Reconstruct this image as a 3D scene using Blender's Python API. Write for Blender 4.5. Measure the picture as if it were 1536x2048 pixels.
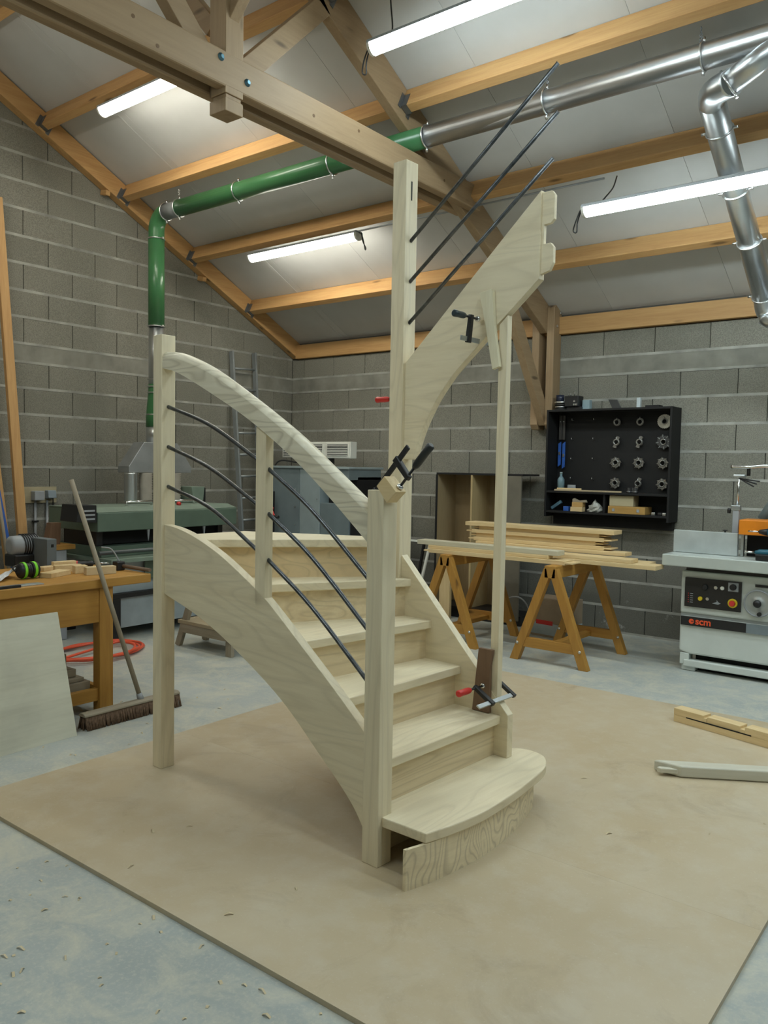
import bpy, math, random
from mathutils import Matrix, Vector, Euler
from math import radians as rad, pi, sin, cos
random.seed(7)
for o in list(bpy.data.objects): bpy.data.objects.remove(o)
SC = bpy.context.scene
COL = SC.collection

# ---------------------------------------------------------------- camera (solved from the room's vanishing points)
FPX, PIT, ROL, YAW, H = 1620.57, -0.0564484, 0.0178408, 0.665081, 1.575
cp, sp = cos(PIT), sin(PIT)
FW = Vector((-sin(YAW)*cp, cos(YAW)*cp, sp)); r_ = Vector((cos(YAW), sin(YAW), 0)); u_ = r_.cross(FW)
RT = cos(ROL)*r_ + sin(ROL)*u_; UP = -sin(ROL)*r_ + cos(ROL)*u_
CAM = Vector((0, 0, H))
cd = bpy.data.cameras.new('camera'); cam = bpy.data.objects.new('camera', cd); COL.objects.link(cam)
cd.sensor_fit = 'VERTICAL'; cd.sensor_height = 36; cd.lens = 36*FPX/2048; cd.clip_start = .05; cd.clip_end = 60
m3 = Matrix((RT, UP, -FW)).transposed(); cam.matrix_world = Matrix.Translation(CAM) @ m3.to_4x4()
SC.camera = cam

# ---------------------------------------------------------------- world and exposure
w = bpy.data.worlds.new('world'); SC.world = w; w.use_nodes = True
w.node_tree.nodes['Background'].inputs[0].default_value = (.5, .6, .62, 1)
w.node_tree.nodes['Background'].inputs[1].default_value = .05
SC.view_settings.view_transform = 'Standard'; SC.view_settings.look = 'None'
SC.view_settings.gamma = 1; SC.view_settings.exposure = 2.1; SC.view_settings.use_curve_mapping = False
LAMP_POWER = 9.5

# ---------------------------------------------------------------- pixel helpers: a direction met with a floor / wall plane
def ray(x, y): return RT*((x-768)/FPX) - UP*((y-1024)/FPX) + FW
def fl(x, y, z=0.): d = ray(x, y); return CAM + d*((z-H)/d.z)
def atx(x, y, X): d = ray(x, y); return CAM + d*(X/d.x)
def aty(x, y, Y): d = ray(x, y); return CAM + d*(Y/d.y)

# ---------------------------------------------------------------- materials
MATS = {}
def nodes(name):
    m = bpy.data.materials.new(name); m.use_nodes = True
    nt = m.node_tree; b = nt.nodes['Principled BSDF']
    return m, nt, b
def N(nt, t, **k):
    n = nt.nodes.new(t)
    for a, v in k.items():
        if a in n.inputs: n.inputs[a].default_value = v
        else: setattr(n, a, v)
    return n
def mixc(nt, fac, a, b, mode='MIX'):
    n = nt.nodes.new('ShaderNodeMix'); n.data_type = 'RGBA'; n.blend_type = mode
    for s, v in ((0, fac), (6, a), (7, b)):
        if isinstance(v, bpy.types.NodeSocket): nt.links.new(v, n.inputs[s])
        elif v is not None: n.inputs[s].default_value = v if s == 0 else (*v, 1) if len(v) == 3 else v
    return n.outputs[2]
def ramp(nt, src, stops):
    n = nt.nodes.new('ShaderNodeValToRGB'); e = n.color_ramp.elements
    while len(e) < len(stops): e.new(.5)
    for i, (p, c) in enumerate(stops):
        e[i].position = p; e[i].color = (c, c, c, 1) if isinstance(c, (int, float)) else (*c, 1)
    nt.links.new(src, n.inputs[0]); return n.outputs[0]
def noise(nt, vec, scale, detail=4, rough=.55, dist=0.):
    n = N(nt, 'ShaderNodeTexNoise', Scale=scale, Detail=detail, Roughness=rough, Distortion=dist)
    if vec: nt.links.new(vec, n.inputs['Vector'])
    return n.outputs[0]
def bump(nt, b, src, strength, dist=.01):
    n = N(nt, 'ShaderNodeBump', Strength=strength, Distance=dist)
    nt.links.new(src, n.inputs['Height']); nt.links.new(n.outputs[0], b.inputs['Normal'])
def objvec(nt, rot=(0, 0, 0), scale=(1, 1, 1), rnd=True):
    tc = N(nt, 'ShaderNodeTexCoord'); mp = N(nt, 'ShaderNodeMapping')
    mp.inputs['Rotation'].default_value = rot; mp.inputs['Scale'].default_value = scale
    nt.links.new(tc.outputs['Object'], mp.inputs['Vector'])
    if rnd:
        oi = N(nt, 'ShaderNodeObjectInfo'); mu = N(nt, 'ShaderNodeMath', operation='MULTIPLY'); mu.inputs[1].default_value = 37.
        nt.links.new(oi.outputs['Random'], mu.inputs[0])
        cb = N(nt, 'ShaderNodeCombineXYZ'); nt.links.new(mu.outputs[0], cb.inputs[0]); nt.links.new(mu.outputs[0], cb.inputs[1])
        ad = N(nt, 'ShaderNodeVectorMath', operation='ADD')
        nt.links.new(mp.outputs[0], ad.inputs[0]); nt.links.new(cb.outputs[0], ad.inputs[1]); return ad.outputs[0]
    return mp.outputs[0]
def plain(name, col, rough=.5, metal=0., var=.12, vscale=6., bmp=0., bscale=60.):
    if name in MATS: return MATS[name]
    m, nt, b = nodes(name)
    v = objvec(nt); f = noise(nt, v, vscale, 5)
    c = mixc(nt, ramp(nt, f, [(.3, 0.), (.7, 1.)]), tuple(x*(1-var) for x in col), tuple(min(1, x*(1+var)) for x in col))
    nt.links.new(c, b.inputs['Base Color']); b.inputs['Roughness'].default_value = rough; b.inputs['Metallic'].default_value = metal
    if bmp: bump(nt, b, noise(nt, v, bscale, 4), bmp, .004)
    MATS[name] = m; return m
def wood(name, light, dark, axis='X', ang=0., grain=1., rough=.55, knots=False, figure=0., dirt=0., angx=0., fscale=None, rings=9.):
    """grain runs along the axis; ang tilts it in the x-z plane for sloped boards"""
    if name in MATS: return MATS[name]
    m, nt, b = nodes(name)
    s = {'X': (1.1, 16, 16), 'Y': (16, 1.1, 16), 'Z': (16, 16, 1.1)}[axis]
    rot = (angx, ang, 0)
    v = objvec(nt, rot, tuple(k*grain for k in s))
    f1 = noise(nt, v, 1.4, 6, .62, .6); f2 = noise(nt, v, 6., 3, .6)
    v2 = objvec(nt, rot, tuple(k*.16 for k in s)); f3 = noise(nt, v2, 1.3, 3, .5, .3)
    fac = ramp(nt, f1, [(.32, 0.), (.62, 1.)])
    c = mixc(nt, fac, dark, light)
    c = mixc(nt, .35, c, ramp(nt, f2, [(.35, dark), (.6, light)]))
    c = mixc(nt, ramp(nt, f3, [(.35, .0), (.7, .55)]), c, tuple(x*.86 for x in light))
    if figure:
        # contour lines of a stretched noise read as cathedral growth rings
        fs = fscale or {'X': (.9, 5, 5), 'Y': (5, .9, 5), 'Z': (5, 5, .9)}[axis]
        rg = noise(nt, objvec(nt, rot, fs), 1., 1.2, .4, .25)
        mu = N(nt, 'ShaderNodeMath', operation='MULTIPLY'); mu.inputs[1].default_value = rings; nt.links.new(rg, mu.inputs[0])
        fr = N(nt, 'ShaderNodeMath', operation='FRACT'); nt.links.new(mu.outputs[0], fr.inputs[0])
        c = mixc(nt, ramp(nt, fr.outputs[0], [(.0, figure*.2), (.55, 0.), (.86, figure), (1., figure*.25)]), c, tuple(x*.72 for x in dark))
    if knots:
        vo = N(nt, 'ShaderNodeTexVoronoi', Scale=1.); v4 = objvec(nt, rot, {'X': (1.6, 6, 6), 'Y': (6, 1.6, 6), 'Z': (6, 6, 1.6)}[axis]); nt.links.new(v4, vo.inputs['Vector'])
        c = mixc(nt, ramp(nt, vo.outputs[0], [(.06, .85), (.13, 0.)]), c, tuple(x*.35 for x in dark))
    if dirt:
        f5 = noise(nt, objvec(nt), 3., 5); c = mixc(nt, ramp(nt, f5, [(.5, 0.), (.75, dirt)]), c, (.30, .29, .26))
    nt.links.new(c, b.inputs['Base Color']); b.inputs['Roughness'].default_value = rough
    bump(nt, b, f1, .05, .004)
    MATS[name] = m; return m
ASH, ASHD = (.87, .77, .56), (.745, .635, .43)
def ash(axis='Z', ang=0., figure=.3): return wood(f'pale_ash_{axis}_{int(ang*100)}_{int(figure*10)}', ASH, ASHD, axis, ang, figure=figure, rings=12.)
def beamwood(axis, ang=0.): return wood(f'larch_beam_{axis}_{int(ang*100)}', (.62, .37, .15), (.46, .24, .085), axis, ang, .8, .6, knots=True)
def trusswood(axis, ang=0., angx=0.): return wood(f'planed_fir_{axis}_{int(ang*100)}_{int(angx*100)}', (.40, .28, .16), (.30, .20, .11), axis, ang, .8, .6, knots=True, angx=angx)
def pine(axis, ang=0.): return wood(f'fresh_pine_{axis}_{int(ang*100)}', (.80, .62, .35), (.66, .47, .22), axis, ang, 1., .55)
def honey(axis, ang=0.): return wood(f'honey_pine_{axis}_{int(ang*100)}', (.50, .26, .05), (.36, .165, .03), axis, ang, .8, .55, knots=True)
def oldwood(axis, ang=0.): return wood(f'worn_wood_{axis}_{int(ang*100)}', (.36, .31, .23), (.26, .21, .14), axis, ang, 1., .7)

def mat_floor():
    m, nt, b = nodes('floor_concrete'); v = objvec(nt, rnd=False)
    n1 = noise(nt, v, .9, 6, .6, .4); n2 = noise(nt, v, 5., 10, .72, .5); n3 = noise(nt, v, 60., 4, .7)
    c = mixc(nt, ramp(nt, n1, [(.35, 0.), (.68, 1.)]), (.36, .395, .385), (.45, .475, .455))
    c = mixc(nt, ramp(nt, n2, [(.44, 0.), (.64, .8)]), c, (.58, .56, .46))
    c = mixc(nt, ramp(nt, n3, [(.50, 0.), (.72, .5)]), c, (.62, .60, .50))
    nt.links.new(c, b.inputs['Base Color']); b.inputs['Roughness'].default_value = .55
    bump(nt, b, n3, .12, .004); return m
def mat_block():
    m, nt, b = nodes('concrete_block'); v = objvec(nt)
    oi = N(nt, 'ShaderNodeObjectInfo')
    n1 = noise(nt, v, 3., 6, .6); n2 = noise(nt, v, 130., 3, .7); n4 = noise(nt, v, 9., 8, .75, .8)
    c = mixc(nt, oi.outputs['Random'], (.225, .22, .18), (.29, .28, .235))
    c = mixc(nt, ramp(nt, n1, [(.35, 0.), (.7, .5)]), c, (.31, .30, .255))
    c = mixc(nt, ramp(nt, n2, [(.42, .55), (.56, 0.)]), c, (.12, .115, .095))
    # mortar slurry smeared from the bed joints (object z runs 0..1 course)
    tc = N(nt, 'ShaderNodeTexCoord'); sx = N(nt, 'ShaderNodeSeparateXYZ'); nt.links.new(tc.outputs['Object'], sx.inputs[0])
    ed = N(nt, 'ShaderNodeMath', operation='ABSOLUTE'); nt.links.new(sx.outputs[2], ed.inputs[0])
    ad = N(nt, 'ShaderNodeMath', operation='MULTIPLY_ADD'); nt.links.new(n4, ad.inputs[0]); ad.inputs[1].default_value = .10; nt.links.new(ed.outputs[0], ad.inputs[2])
    c = mixc(nt, ramp(nt, ad.outputs[0], [(.160, 0.), (.178, .6)]), c, (.36, .36, .33))
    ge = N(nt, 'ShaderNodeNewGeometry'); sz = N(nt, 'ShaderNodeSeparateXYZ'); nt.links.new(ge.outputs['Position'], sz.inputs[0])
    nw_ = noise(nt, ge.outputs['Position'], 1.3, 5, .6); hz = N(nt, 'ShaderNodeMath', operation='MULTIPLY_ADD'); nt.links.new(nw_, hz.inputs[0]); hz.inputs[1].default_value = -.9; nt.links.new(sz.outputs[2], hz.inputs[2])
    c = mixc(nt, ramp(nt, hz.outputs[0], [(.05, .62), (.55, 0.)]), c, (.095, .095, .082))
    ns = noise(nt, ge.outputs['Position'], 5., 8, .75); mn = N(nt, 'ShaderNodeMath', operation='MULTIPLY'); nt.links.new(ramp(nt, ns, [(.60, 0.), (.66, 1.)]), mn.inputs[0]); nt.links.new(ramp(nt, sz.outputs[2], [(.22, .75), (.5, 0.)]), mn.inputs[1])
    c = mixc(nt, mn.outputs[0], c, (.42, .42, .40))
    nt.links.new(c, b.inputs['Base Color']); b.inputs['Roughness'].default_value = .92
    bump(nt, b, n2, .5, .006); return m
def mat_mdf():
    m, nt, b = nodes('fibreboard'); v = objvec(nt, rnd=False)
    n1 = noise(nt, v, 1.1, 5, .6, .5); n2 = noise(nt, v, 7., 7, .7); n3 = noise(nt, v, 90., 3, .7)
    c = mixc(nt, ramp(nt, n1, [(.35, 0.), (.68, 1.)]), (.50, .40, .255), (.56, .475, .335))
    c = mixc(nt, ramp(nt, n2, [(.46, 0.), (.68, .45)]), c, (.60, .54, .43))
    c = mixc(nt, ramp(nt, noise(nt, v, 2.6, 6, .7, 1.), [(.56, 0.), (.74, .45)]), c, (.33, .255, .165))
    c = mixc(nt, ramp(nt, n3, [(.62, 0.), (.75, .4)]), c, (.66, .62, .52))
    nt.links.new(c, b.inputs['Base Color']); b.inputs['Roughness'].default_value = .5
    MATS['mdf'] = m; return m
def mat_panel():
    m, nt, b = nodes('roof_panel_white'); v = objvec(nt)
    n1 = noise(nt, v, 1.5, 4); c = mixc(nt, ramp(nt, n1, [(.3, 0.), (.7, 1.)]), (.53, .53, .515), (.61, .61, .60))
    nt.links.new(c, b.inputs['Base Color']); b.inputs['Roughness'].default_value = .45; return m
M_FLOOR, M_BLOCK, M_MDF, M_PANEL = mat_floor(), mat_block(), mat_mdf(), mat_panel()
M_MORTAR = plain('mortar', (.37, .365, .33), .95, 0, .3, 5., .6, 70.)
M_JOINT = plain('joint_shadow', (.12, .115, .10), .95)
M_BAND = plain('cast_concrete', (.255, .25, .215), .9, 0, .2, 5., .3)
M_GALV = plain('galvanised_steel', (.64, .67, .69), .32, 1., .08, 3.)
M_ZINC = plain('zinc_ring', (.70, .71, .71), .3, 1.)
M_GREEN = plain('green_duct_paint', (.050, .17, .065), .28, 0, .08)
M_GREY_D = plain('grey_sleeve', (.17, .18, .18), .5)
M_HANG = plain('hanger_steel', (.22, .23, .24), .5, .8)
M_STEEL = plain('rod_steel', (.12, .13, .14), .33, .85, .35, 30.)
M_BLACK = plain('black_paint', (.014, .014, .015), .45)
M_BLACKM = plain('black_board', (.004, .004, .0042), .7)
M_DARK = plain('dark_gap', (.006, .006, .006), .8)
M_RED = plain('red_plastic', (.62, .035, .03), .35)
M_BLUE = plain('blue_paint', (.03, .11, .42), .4)
M_CHROME = plain('chrome', (.75, .76, .77), .15, 1.)
M_MACH = plain('machine_green', (.115, .165, .125), .45, 0, .1)
M_MACHL = plain('machine_green_light', (.20, .26, .21), .45, 0, .1)
M_CABG = plain('cabinet_grey', (.20, .25, .27), .4, .1, .08)
M_CABL = plain('cabinet_grey_light', (.33, .40, .42), .4, .1, .08)
M_SCM = plain('machine_white', (.62, .66, .62), .4, 0, .05)
M_SCMT = plain('cast_table', (.55, .60, .57), .35, .2, .06)
M_ALU = plain('aluminium', (.50, .53, .54), .35, .9)
M_PVC = plain('pvc_grey', (.33, .35, .37), .45)
M_PLY = wood('whitewashed_ply', (.70, .68, .55), (.58, .56, .44), 'Y', 0, .5, .6, dirt=.25)
M_BROWN = wood('brown_ply', (.21, .125, .075), (.15, .085, .05), 'Z')
M_CARD = plain('cardboard', (.33, .25, .17), .85)
M_WHITE = plain('white_plastic', (.74, .74, .68), .45, 0, .04)
M_CORD = plain('black_cord', (.01, .01, .01), .5)
M_LBLK = plain('leg_galv', (.33, .36, .37), .5, .5)

# ---------------------------------------------------------------- mesh builder
FR = [Matrix.Identity(4)]          # current frame: vertices are written in it
WM = {}                            # world matrix of each object
class MB:
    def __init__(s): s.v = []; s.f = []; s.sm = []
    def add(s, vs, fs, smooth=False):
        o = len(s.v); s.v += [Vector(p) for p in vs]; s.f += [tuple(i+o for i in f) for f in fs]; s.sm += [smooth]*len(fs); return s
    def box(s, lo, hi, M=None):
        x0, y0, z0 = lo; x1, y1, z1 = hi
        vs = [Vector(p) for p in ((x0,y0,z0),(x1,y0,z0),(x1,y1,z0),(x0,y1,z0),(x0,y0,z1),(x1,y0,z1),(x1,y1,z1),(x0,y1,z1))]
        if M: vs = [M @ p for p in vs]
        return s.add(vs, [(0,3,2,1),(4,5,6,7),(0,1,5,4),(1,2,6,5),(2,3,7,6),(3,0,4,7)])
    def beam(s, a, b, wd, hg, up=(0,0,1), roll=0.):
        """rectangular bar from a to b, wd across, hg along up"""
        a, b = Vector(a), Vector(b); d = (b-a); L = d.length; d.normalize()
        up = Vector(up); sd = d.cross(up).normalized(); uu = sd.cross(d)
        if roll: R = Matrix.Rotation(roll, 3, d); sd = R@sd; uu = R@uu
        vs = [p + sd*i*wd/2 + uu*j*hg/2 for p in (a, b) for i, j in ((-1,-1),(1,-1),(1,1),(-1,1))]
        return s.add(vs, [(0,1,2,3),(7,6,5,4),(0,4,5,1),(1,5,6,2),(2,6,7,3),(3,7,4,0)])
    def prism(s, poly, axis, lo, hi):
        """2-D polygon extruded along an axis; poly in the two other axes in order"""
        n = len(poly)
        def p3(a, b, c): return {'x': (c, a, b), 'y': (a, c, b), 'z': (a, b, c)}[axis]
        vs = [p3(a, b, lo) for a, b in poly] + [p3(a, b, hi) for a, b in poly]
        return s.add(vs, [tuple(range(n-1, -1, -1)), tuple(range(n, 2*n))] + [(i, (i+1) % n, n+(i+1) % n, n+i) for i in range(n)])
    def tube(s, pts, r, n=10, cap=True):
        pts = [Vector(p) for p in pts]; rs = r if isinstance(r, (list, tuple)) else [r]*len(pts)
        T = []
        for i in range(len(pts)):
            T.append((pts[min(i+1, len(pts)-1)] - pts[max(i-1, 0)]).normalized())
        a = Vector((0, 0, 1)) if abs(T[0].z) < .9 else Vector((1, 0, 0))
        nx = T[0].cross(a).normalized(); vs = []
        for i, p in enumerate(pts):
            nx = (nx - T[i]*nx.dot(T[i])).normalized(); ny = T[i].cross(nx)
            vs += [p + (nx*cos(2*pi*k/n) + ny*sin(2*pi*k/n))*rs[i] for k in range(n)]
        fs = [(i*n+k, i*n+(k+1) % n, (i+1)*n+(k+1) % n, (i+1)*n+k) for i in range(len(pts)-1) for k in range(n)]
        o = len(s.v); s.add(vs, fs, True)
        if cap:
            L = len(pts)-1; s.f += [tuple(o+k for k in range(n-1, -1, -1)), tuple(o+L*n+k for k in range(n))]; s.sm += [False, False]
        return s
    def cyl(s, a, b, r, n=16, r2=None): return s.tube([a, b], [r, r if r2 is None else r2], n)
    def lathe(s, c, axis, prof, n=20):
        c = Vector(c); d = Vector(axis).normalized(); return s.tube_prof(c, d, prof, n)
    def tube_prof(s, c, d, prof, n):
        a = Vector((0, 0, 1)) if abs(d.z) < .9 else Vector((1, 0, 0)); nx = d.cross(a).normalized(); ny = d.cross(nx)
        vs = [c + d*h + (nx*cos(2*pi*k/n)+ny*sin(2*pi*k/n))*r for h, r in prof for k in range(n)]
        m = len(prof); fs = [(i*n+k, i*n+(k+1) % n, (i+1)*n+(k+1) % n, (i+1)*n+k) for i in range(m-1) for k in range(n)]
        o = len(s.v); s.add(vs, fs, True); s.f += [tuple(o+k for k in range(n-1, -1, -1)), tuple(o+(m-1)*n+k for k in range(n))]; s.sm += [False]*2
        return s
    def ring(s, c, axis, R, r, n=24, k=6):
        c = Vector(c); d = Vector(axis).normalized(); a = Vector((0, 0, 1)) if abs(d.z) < .9 else Vector((1, 0, 0))
        nx = d.cross(a).normalized(); ny = d.cross(nx)
        vs = [c + (nx*cos(t)+ny*sin(t))*(R+r*cos(q)) + d*r*sin(q) for t in [2*pi*i/n for i in range(n)] for q in [2*pi*j/k for j in range(k)]]
        return s.add(vs, [(i*k+j, ((i+1) % n)*k+j, ((i+1) % n)*k+(j+1) % k, i*k+(j+1) % k) for i in range(n) for j in range(k)], True)
    def build(s, name, mat, parent=None, bevel=0., seg=2):
        M = FR[0]; pts = [M @ p for p in s.v]
        if parent is not None: W = WM[parent]
        else:
            lo = Vector([min(p[i] for p in pts) for i in range(3)]); hi = Vector([max(p[i] for p in pts) for i in range(3)])
            W = Matrix.Translation(((lo.x+hi.x)/2, (lo.y+hi.y)/2, lo.z))
        iv = W.inverted()
        me = bpy.data.meshes.new(name); me.from_pydata([iv @ p for p in pts], [], s.f)
        me.polygons.foreach_set('use_smooth', s.sm)
        import bmesh
        bm = bmesh.new(); bm.from_mesh(me); bmesh.ops.recalc_face_normals(bm, faces=bm.faces); bm.to_mesh(me); bm.free()
        me.materials.append(mat)
        o = bpy.data.objects.new(name, me); COL.objects.link(o)
        if parent is not None: o.parent = parent; WM[o] = W
        else: o.matrix_world = W; WM[o] = W
        if bevel:
            b = o.modifiers.new('bevel', 'BEVEL'); b.width = bevel; b.segments = seg; b.limit_method = 'ANGLE'; b.angle_limit = rad(40)
        return o
def tag(o, label, cat, group=None, kind=None):
    o['label'] = label
    if cat: o['category'] = cat
    if group: o['group'] = group
    if kind: o['kind'] = kind
    return o
def thing(name, label, cat, loc, group=None, rotz=0., M=None):
    o = bpy.data.objects.new(name, None); COL.objects.link(o); o.empty_display_size = .1
    W = M if M is not None else Matrix.Translation(Vector(loc)) @ Matrix.Rotation(rotz, 4, 'Z')
    o.matrix_world = W; WM[o] = W
    return tag(o, label, cat, group)
def struct(o, label=None):
    o['kind'] = 'structure'
    if label: o['label'] = label
    return o
def B(lo, hi, M=None): return MB().box(lo, hi, M)
def spline(pts, n=8):
    """Catmull-Rom through the points"""
    P = [Vector(p) for p in pts]; P = [2*P[0]-P[1]] + P + [2*P[-1]-P[-2]]; out = []
    for i in range(1, len(P)-2):
        for k in range(n):
            t = k/n; a, b, c, d = P[i-1:i+3]
            out.append(.5*((2*b)+(c-a)*t+(2*a-5*b+4*c-d)*t*t+(3*b-a-3*c+d)*t**3))
    out.append(P[-2]); return out

# ================================================================ THE SHELL
XG, YB = -7.45, 7.534            # gable wall plane, back wall plane
XE, YF, YR = 4.2, -1.07, 3.23    # far side wall, front eave, ridge
def zc(y): return 6.915 - .5025*(y if y > YR else 2*YR-y)          # underside of roof panels
def zr(y): return 6.72 - .505*(y if y > YR else 2*YR-y)             # underside of gable rafter
struct(B((XG-.2, YF-.2, -.1), (XE, YB+.2, 0)).build('floor', M_FLOOR), 'dusty bluish concrete floor')
struct(B((XE, YF-.2, 0), (XE+.2, YB+.2, 5.4)).build('wall_right', M_BAND), 'plain block wall behind the camera')
struct(B((XG-.2, YF-.2, 0), (XE, YF, 3.1)).build('wall_front', M_BAND), 'plain block wall behind the camera')

ROWS = [(.007+.25*k, .25) for k in range(8)] + [(2.007, .249), (2.256, .237), (2.671, .246), (2.917, .246)] + [(3.163+.25*k, .25) for k in range(9)]
def clip(poly, f):
    out = []
    for i in range(len(poly)):
        a, b = poly[i], poly[(i+1) % len(poly)]; fa, fb = f(*a), f(*b)
        if fa >= 0: out.append(a)
        if fa*fb < 0: t = fa/(fa-fb); out.append((a[0]+(b[0]-a[0])*t, a[1]+(b[1]-a[1])*t))
    return out
BLK = {}
def block(parent, poly, horiz):
    """one concrete block with chamfered face; poly in (along, z); horiz 'y' for the gable, 'x' for the back wall"""
    cx = (min(p[0] for p in poly)+max(p[0] for p in poly))/2; cz = (min(p[1] for p in poly)+max(p[1] for p in poly))/2
    key = (horiz, tuple((round(a-cx, 3), round(z-cz, 3)) for a, z in poly))
    if key not in BLK:
        n = len(poly); q = key[1]; mx = max(abs(a) for a, z in q); mz = max(abs(z) for a, z in q)
        fr = [(a*(1-.004/max(mx, .01)), z*(1-.004/max(mz, .01))) for a, z in q]
        if horiz == 'y': P = [(-.05, a, z) for a, z in q] + [(-.004, a, z) for a, z in q] + [(0, a, z) for a, z in fr]
        else: P = [(a, .05, z) for a, z in q] + [(a, .004, z) for a, z in q] + [(a, 0, z) for a, z in fr]
        F = [tuple(range(2*n, 3*n))] + [(k*n+i, k*n+(i+1) % n, (k+1)*n+(i+1) % n, (k+1)*n+i) for k in (0, 1) for i in range(n)]
        me = bpy.data.meshes.new('block'); me.from_pydata(P, [], F)
        import bmesh
        bm = bmesh.new(); bm.from_mesh(me); bmesh.ops.recalc_face_normals(bm, faces=bm.faces); bm.to_mesh(me); bm.free()
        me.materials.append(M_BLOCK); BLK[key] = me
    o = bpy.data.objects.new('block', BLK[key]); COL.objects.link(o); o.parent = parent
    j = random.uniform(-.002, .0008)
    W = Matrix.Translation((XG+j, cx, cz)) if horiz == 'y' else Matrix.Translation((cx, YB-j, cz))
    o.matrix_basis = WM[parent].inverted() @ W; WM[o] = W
# --- gable wall
gpoly = [(YF, 0), (YB, 0), (YB, zc(YB)), (YR, zc(YR)), (YF, zc(YF))]
wall_left = struct(MB().prism(gpoly, 'x', XG-.25, XG-.022).build('wall_left', M_JOINT), 'grey concrete block gable wall')
joints = MB()
for i, (z0, h) in enumerate(ROWS):
    off = 3.956 + (0 if i % 2 == 0 else .25); y = off - .5*8
    while y < YB:
        a, b_ = max(y+.003, .6), min(y+.5-.003, YB)
        if b_ > a+.03:
            p = clip([(a, z0+.007), (b_, z0+.007), (b_, z0+h-.007), (a, z0+h-.007)], lambda yy, zz: (zr(yy)+.03)-zz)
            if len(p) >= 3 and max(q[1] for q in p)-min(q[1] for q in p) > .03: block(wall_left, p, 'y')
        y += .5
for zz in [z for z, h in ROWS] + [2.4975]:
    ym = min(YB, (6.75-zz)/.505-.02)
    if ym > YR+.05: joints.prism([(max(YF, 2*YR-ym), zz-.012), (ym, zz-.012), (ym, zz+.012), (max(YF, 2*YR-ym), zz+.012)], 'x', XG-.03, XG+.0012+random.uniform(-.0006, .0006))
o = joints.build('mortar_joints', M_MORTAR, wall_left); o['kind'] = 'stuff'
B((XG-.05, YF, 2.502), (XG-.001, YB, 2.662)).build('concrete_band', M_BAND, wall_left)
B((XG-.05, YF, 0), (XG+.001, .6, 2.5)).build('rendered_face', M_BAND, wall_left)
# --- back wall
wall_back = struct(B((XG-.2, YB+.022, 0), (XE, YB+.25, 3.2)).build('wall_back', M_JOINT), 'grey concrete block eave wall')
joints = MB()
for i, (z0, h) in enumerate(ROWS[:11]):
    h = min(h, 2.93-z0); x = -2.993 + (0 if i % 2 == 1 else .25) - .5*10
    while x < -.6:
        a, b_ = max(x+.003, XG), x+.497
        if b_ > a+.03: block(wall_back, [(a, z0+.007), (b_, z0+.007), (b_, z0+h-.007), (a, z0+h-.007)], 'x')
        x += .5
    joints.box((XG, YB-.0012+random.uniform(-.0006, .0006), z0-.012), (-.6, YB+.03, z0+.012))
joints.box((XG, YB-.001, 2.486), (-.6, YB+.03, 2.509))
o = joints.build('mortar_joints', M_MORTAR, wall_back); o['kind'] = 'stuff'
B((XG, YB+.001, 2.502), (-.6, YB+.05, 2.662)).build('concrete_band', M_BAND, wall_back)
B((-.6, YB-.001, 0), (XE, YB+.05, 2.93)).build('rendered_face', M_BAND, wall_back)
# --- roof panels, one object per sheet
ceiling = struct(MB().prism([(YF-.3, zc(YF-.3)+.03), (YR, zc(YR)+.03), (YB+.3, zc(YB+.3)+.03), (YB+.3, zc(YB+.3)+.15), (YR, zc(YR)+.15), (YF-.3, zc(YF-.3)+.15)], 'x', XG-.2, XE+.2).build('ceiling', M_PANEL), 'white insulated roof slopes')
SEAM = [XG-.02, -6.5, -5.39, -4.28, -3.17, -2.05, -.94, .17, 1.28, 2.4, XE]
for a, b_ in zip(SEAM, SEAM[1:]):
    for sgn in (1, -1):
        ye = YB+.1 if sgn > 0 else YF-.1
        MB().prism([(YR, zc(YR)), (ye, zc(ye)), (ye, zc(ye)+.04), (YR, zc(YR)+.04)], 'x', a+.0012, b_-.0012).build('roof_panel', M_PANEL, ceiling)
MB().prism([(YR+.1, zc(YR+.1)-.003), (YB, zc(YB)-.003), (YB, zc(YB)+.003), (YR+.1, zc(YR+.1)+.003)], 'x', -6.62, -6.585).build('joint_tape', M_PANEL, ceiling)

# ================================================================ ROOF TIMBERS
SL = math.atan(.5025); UPN = Vector((0, sin(SL), cos(SL)))          # normal of the back slope
DN = Vector((0, cos(SL), -sin(SL)))
def on_slope(x, y, depth): return Vector((x, y, zc(y))) - UPN*depth
o = MB(); a, b_ = on_slope(XG+.056, YR-.02, .09), on_slope(XG+.056, YB+.08, .09); o.beam(a, b_, .10, .18, UPN)
tag(o.build('gable_rafter', beamwood('Y', 0), None, .004), 'orange sloping rafter fixed along the grey block gable wall', 'beam')
for yy in (4.79, 6.02):
    tag(MB().beam((XG, yy, zr(yy)-.015), (XG+.10, yy, zr(yy)-.035), .05, .05).build('rafter_peg', beamwood('X'), None, .004), f'short wooden peg in the gable wall under the rafter, {"upper" if yy < 5 else "lower"} one', 'peg', 'pegs under the gable rafter')
TX = -3.81                                                            # truss centre plane
PURL = [(3.36, 'along the ridge'), (4.17, 'first below the ridge'), (5.03, 'directly above the extraction duct'), (5.90, 'third below the ridge'), (6.76, 'lowest above the back wall')]
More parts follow.
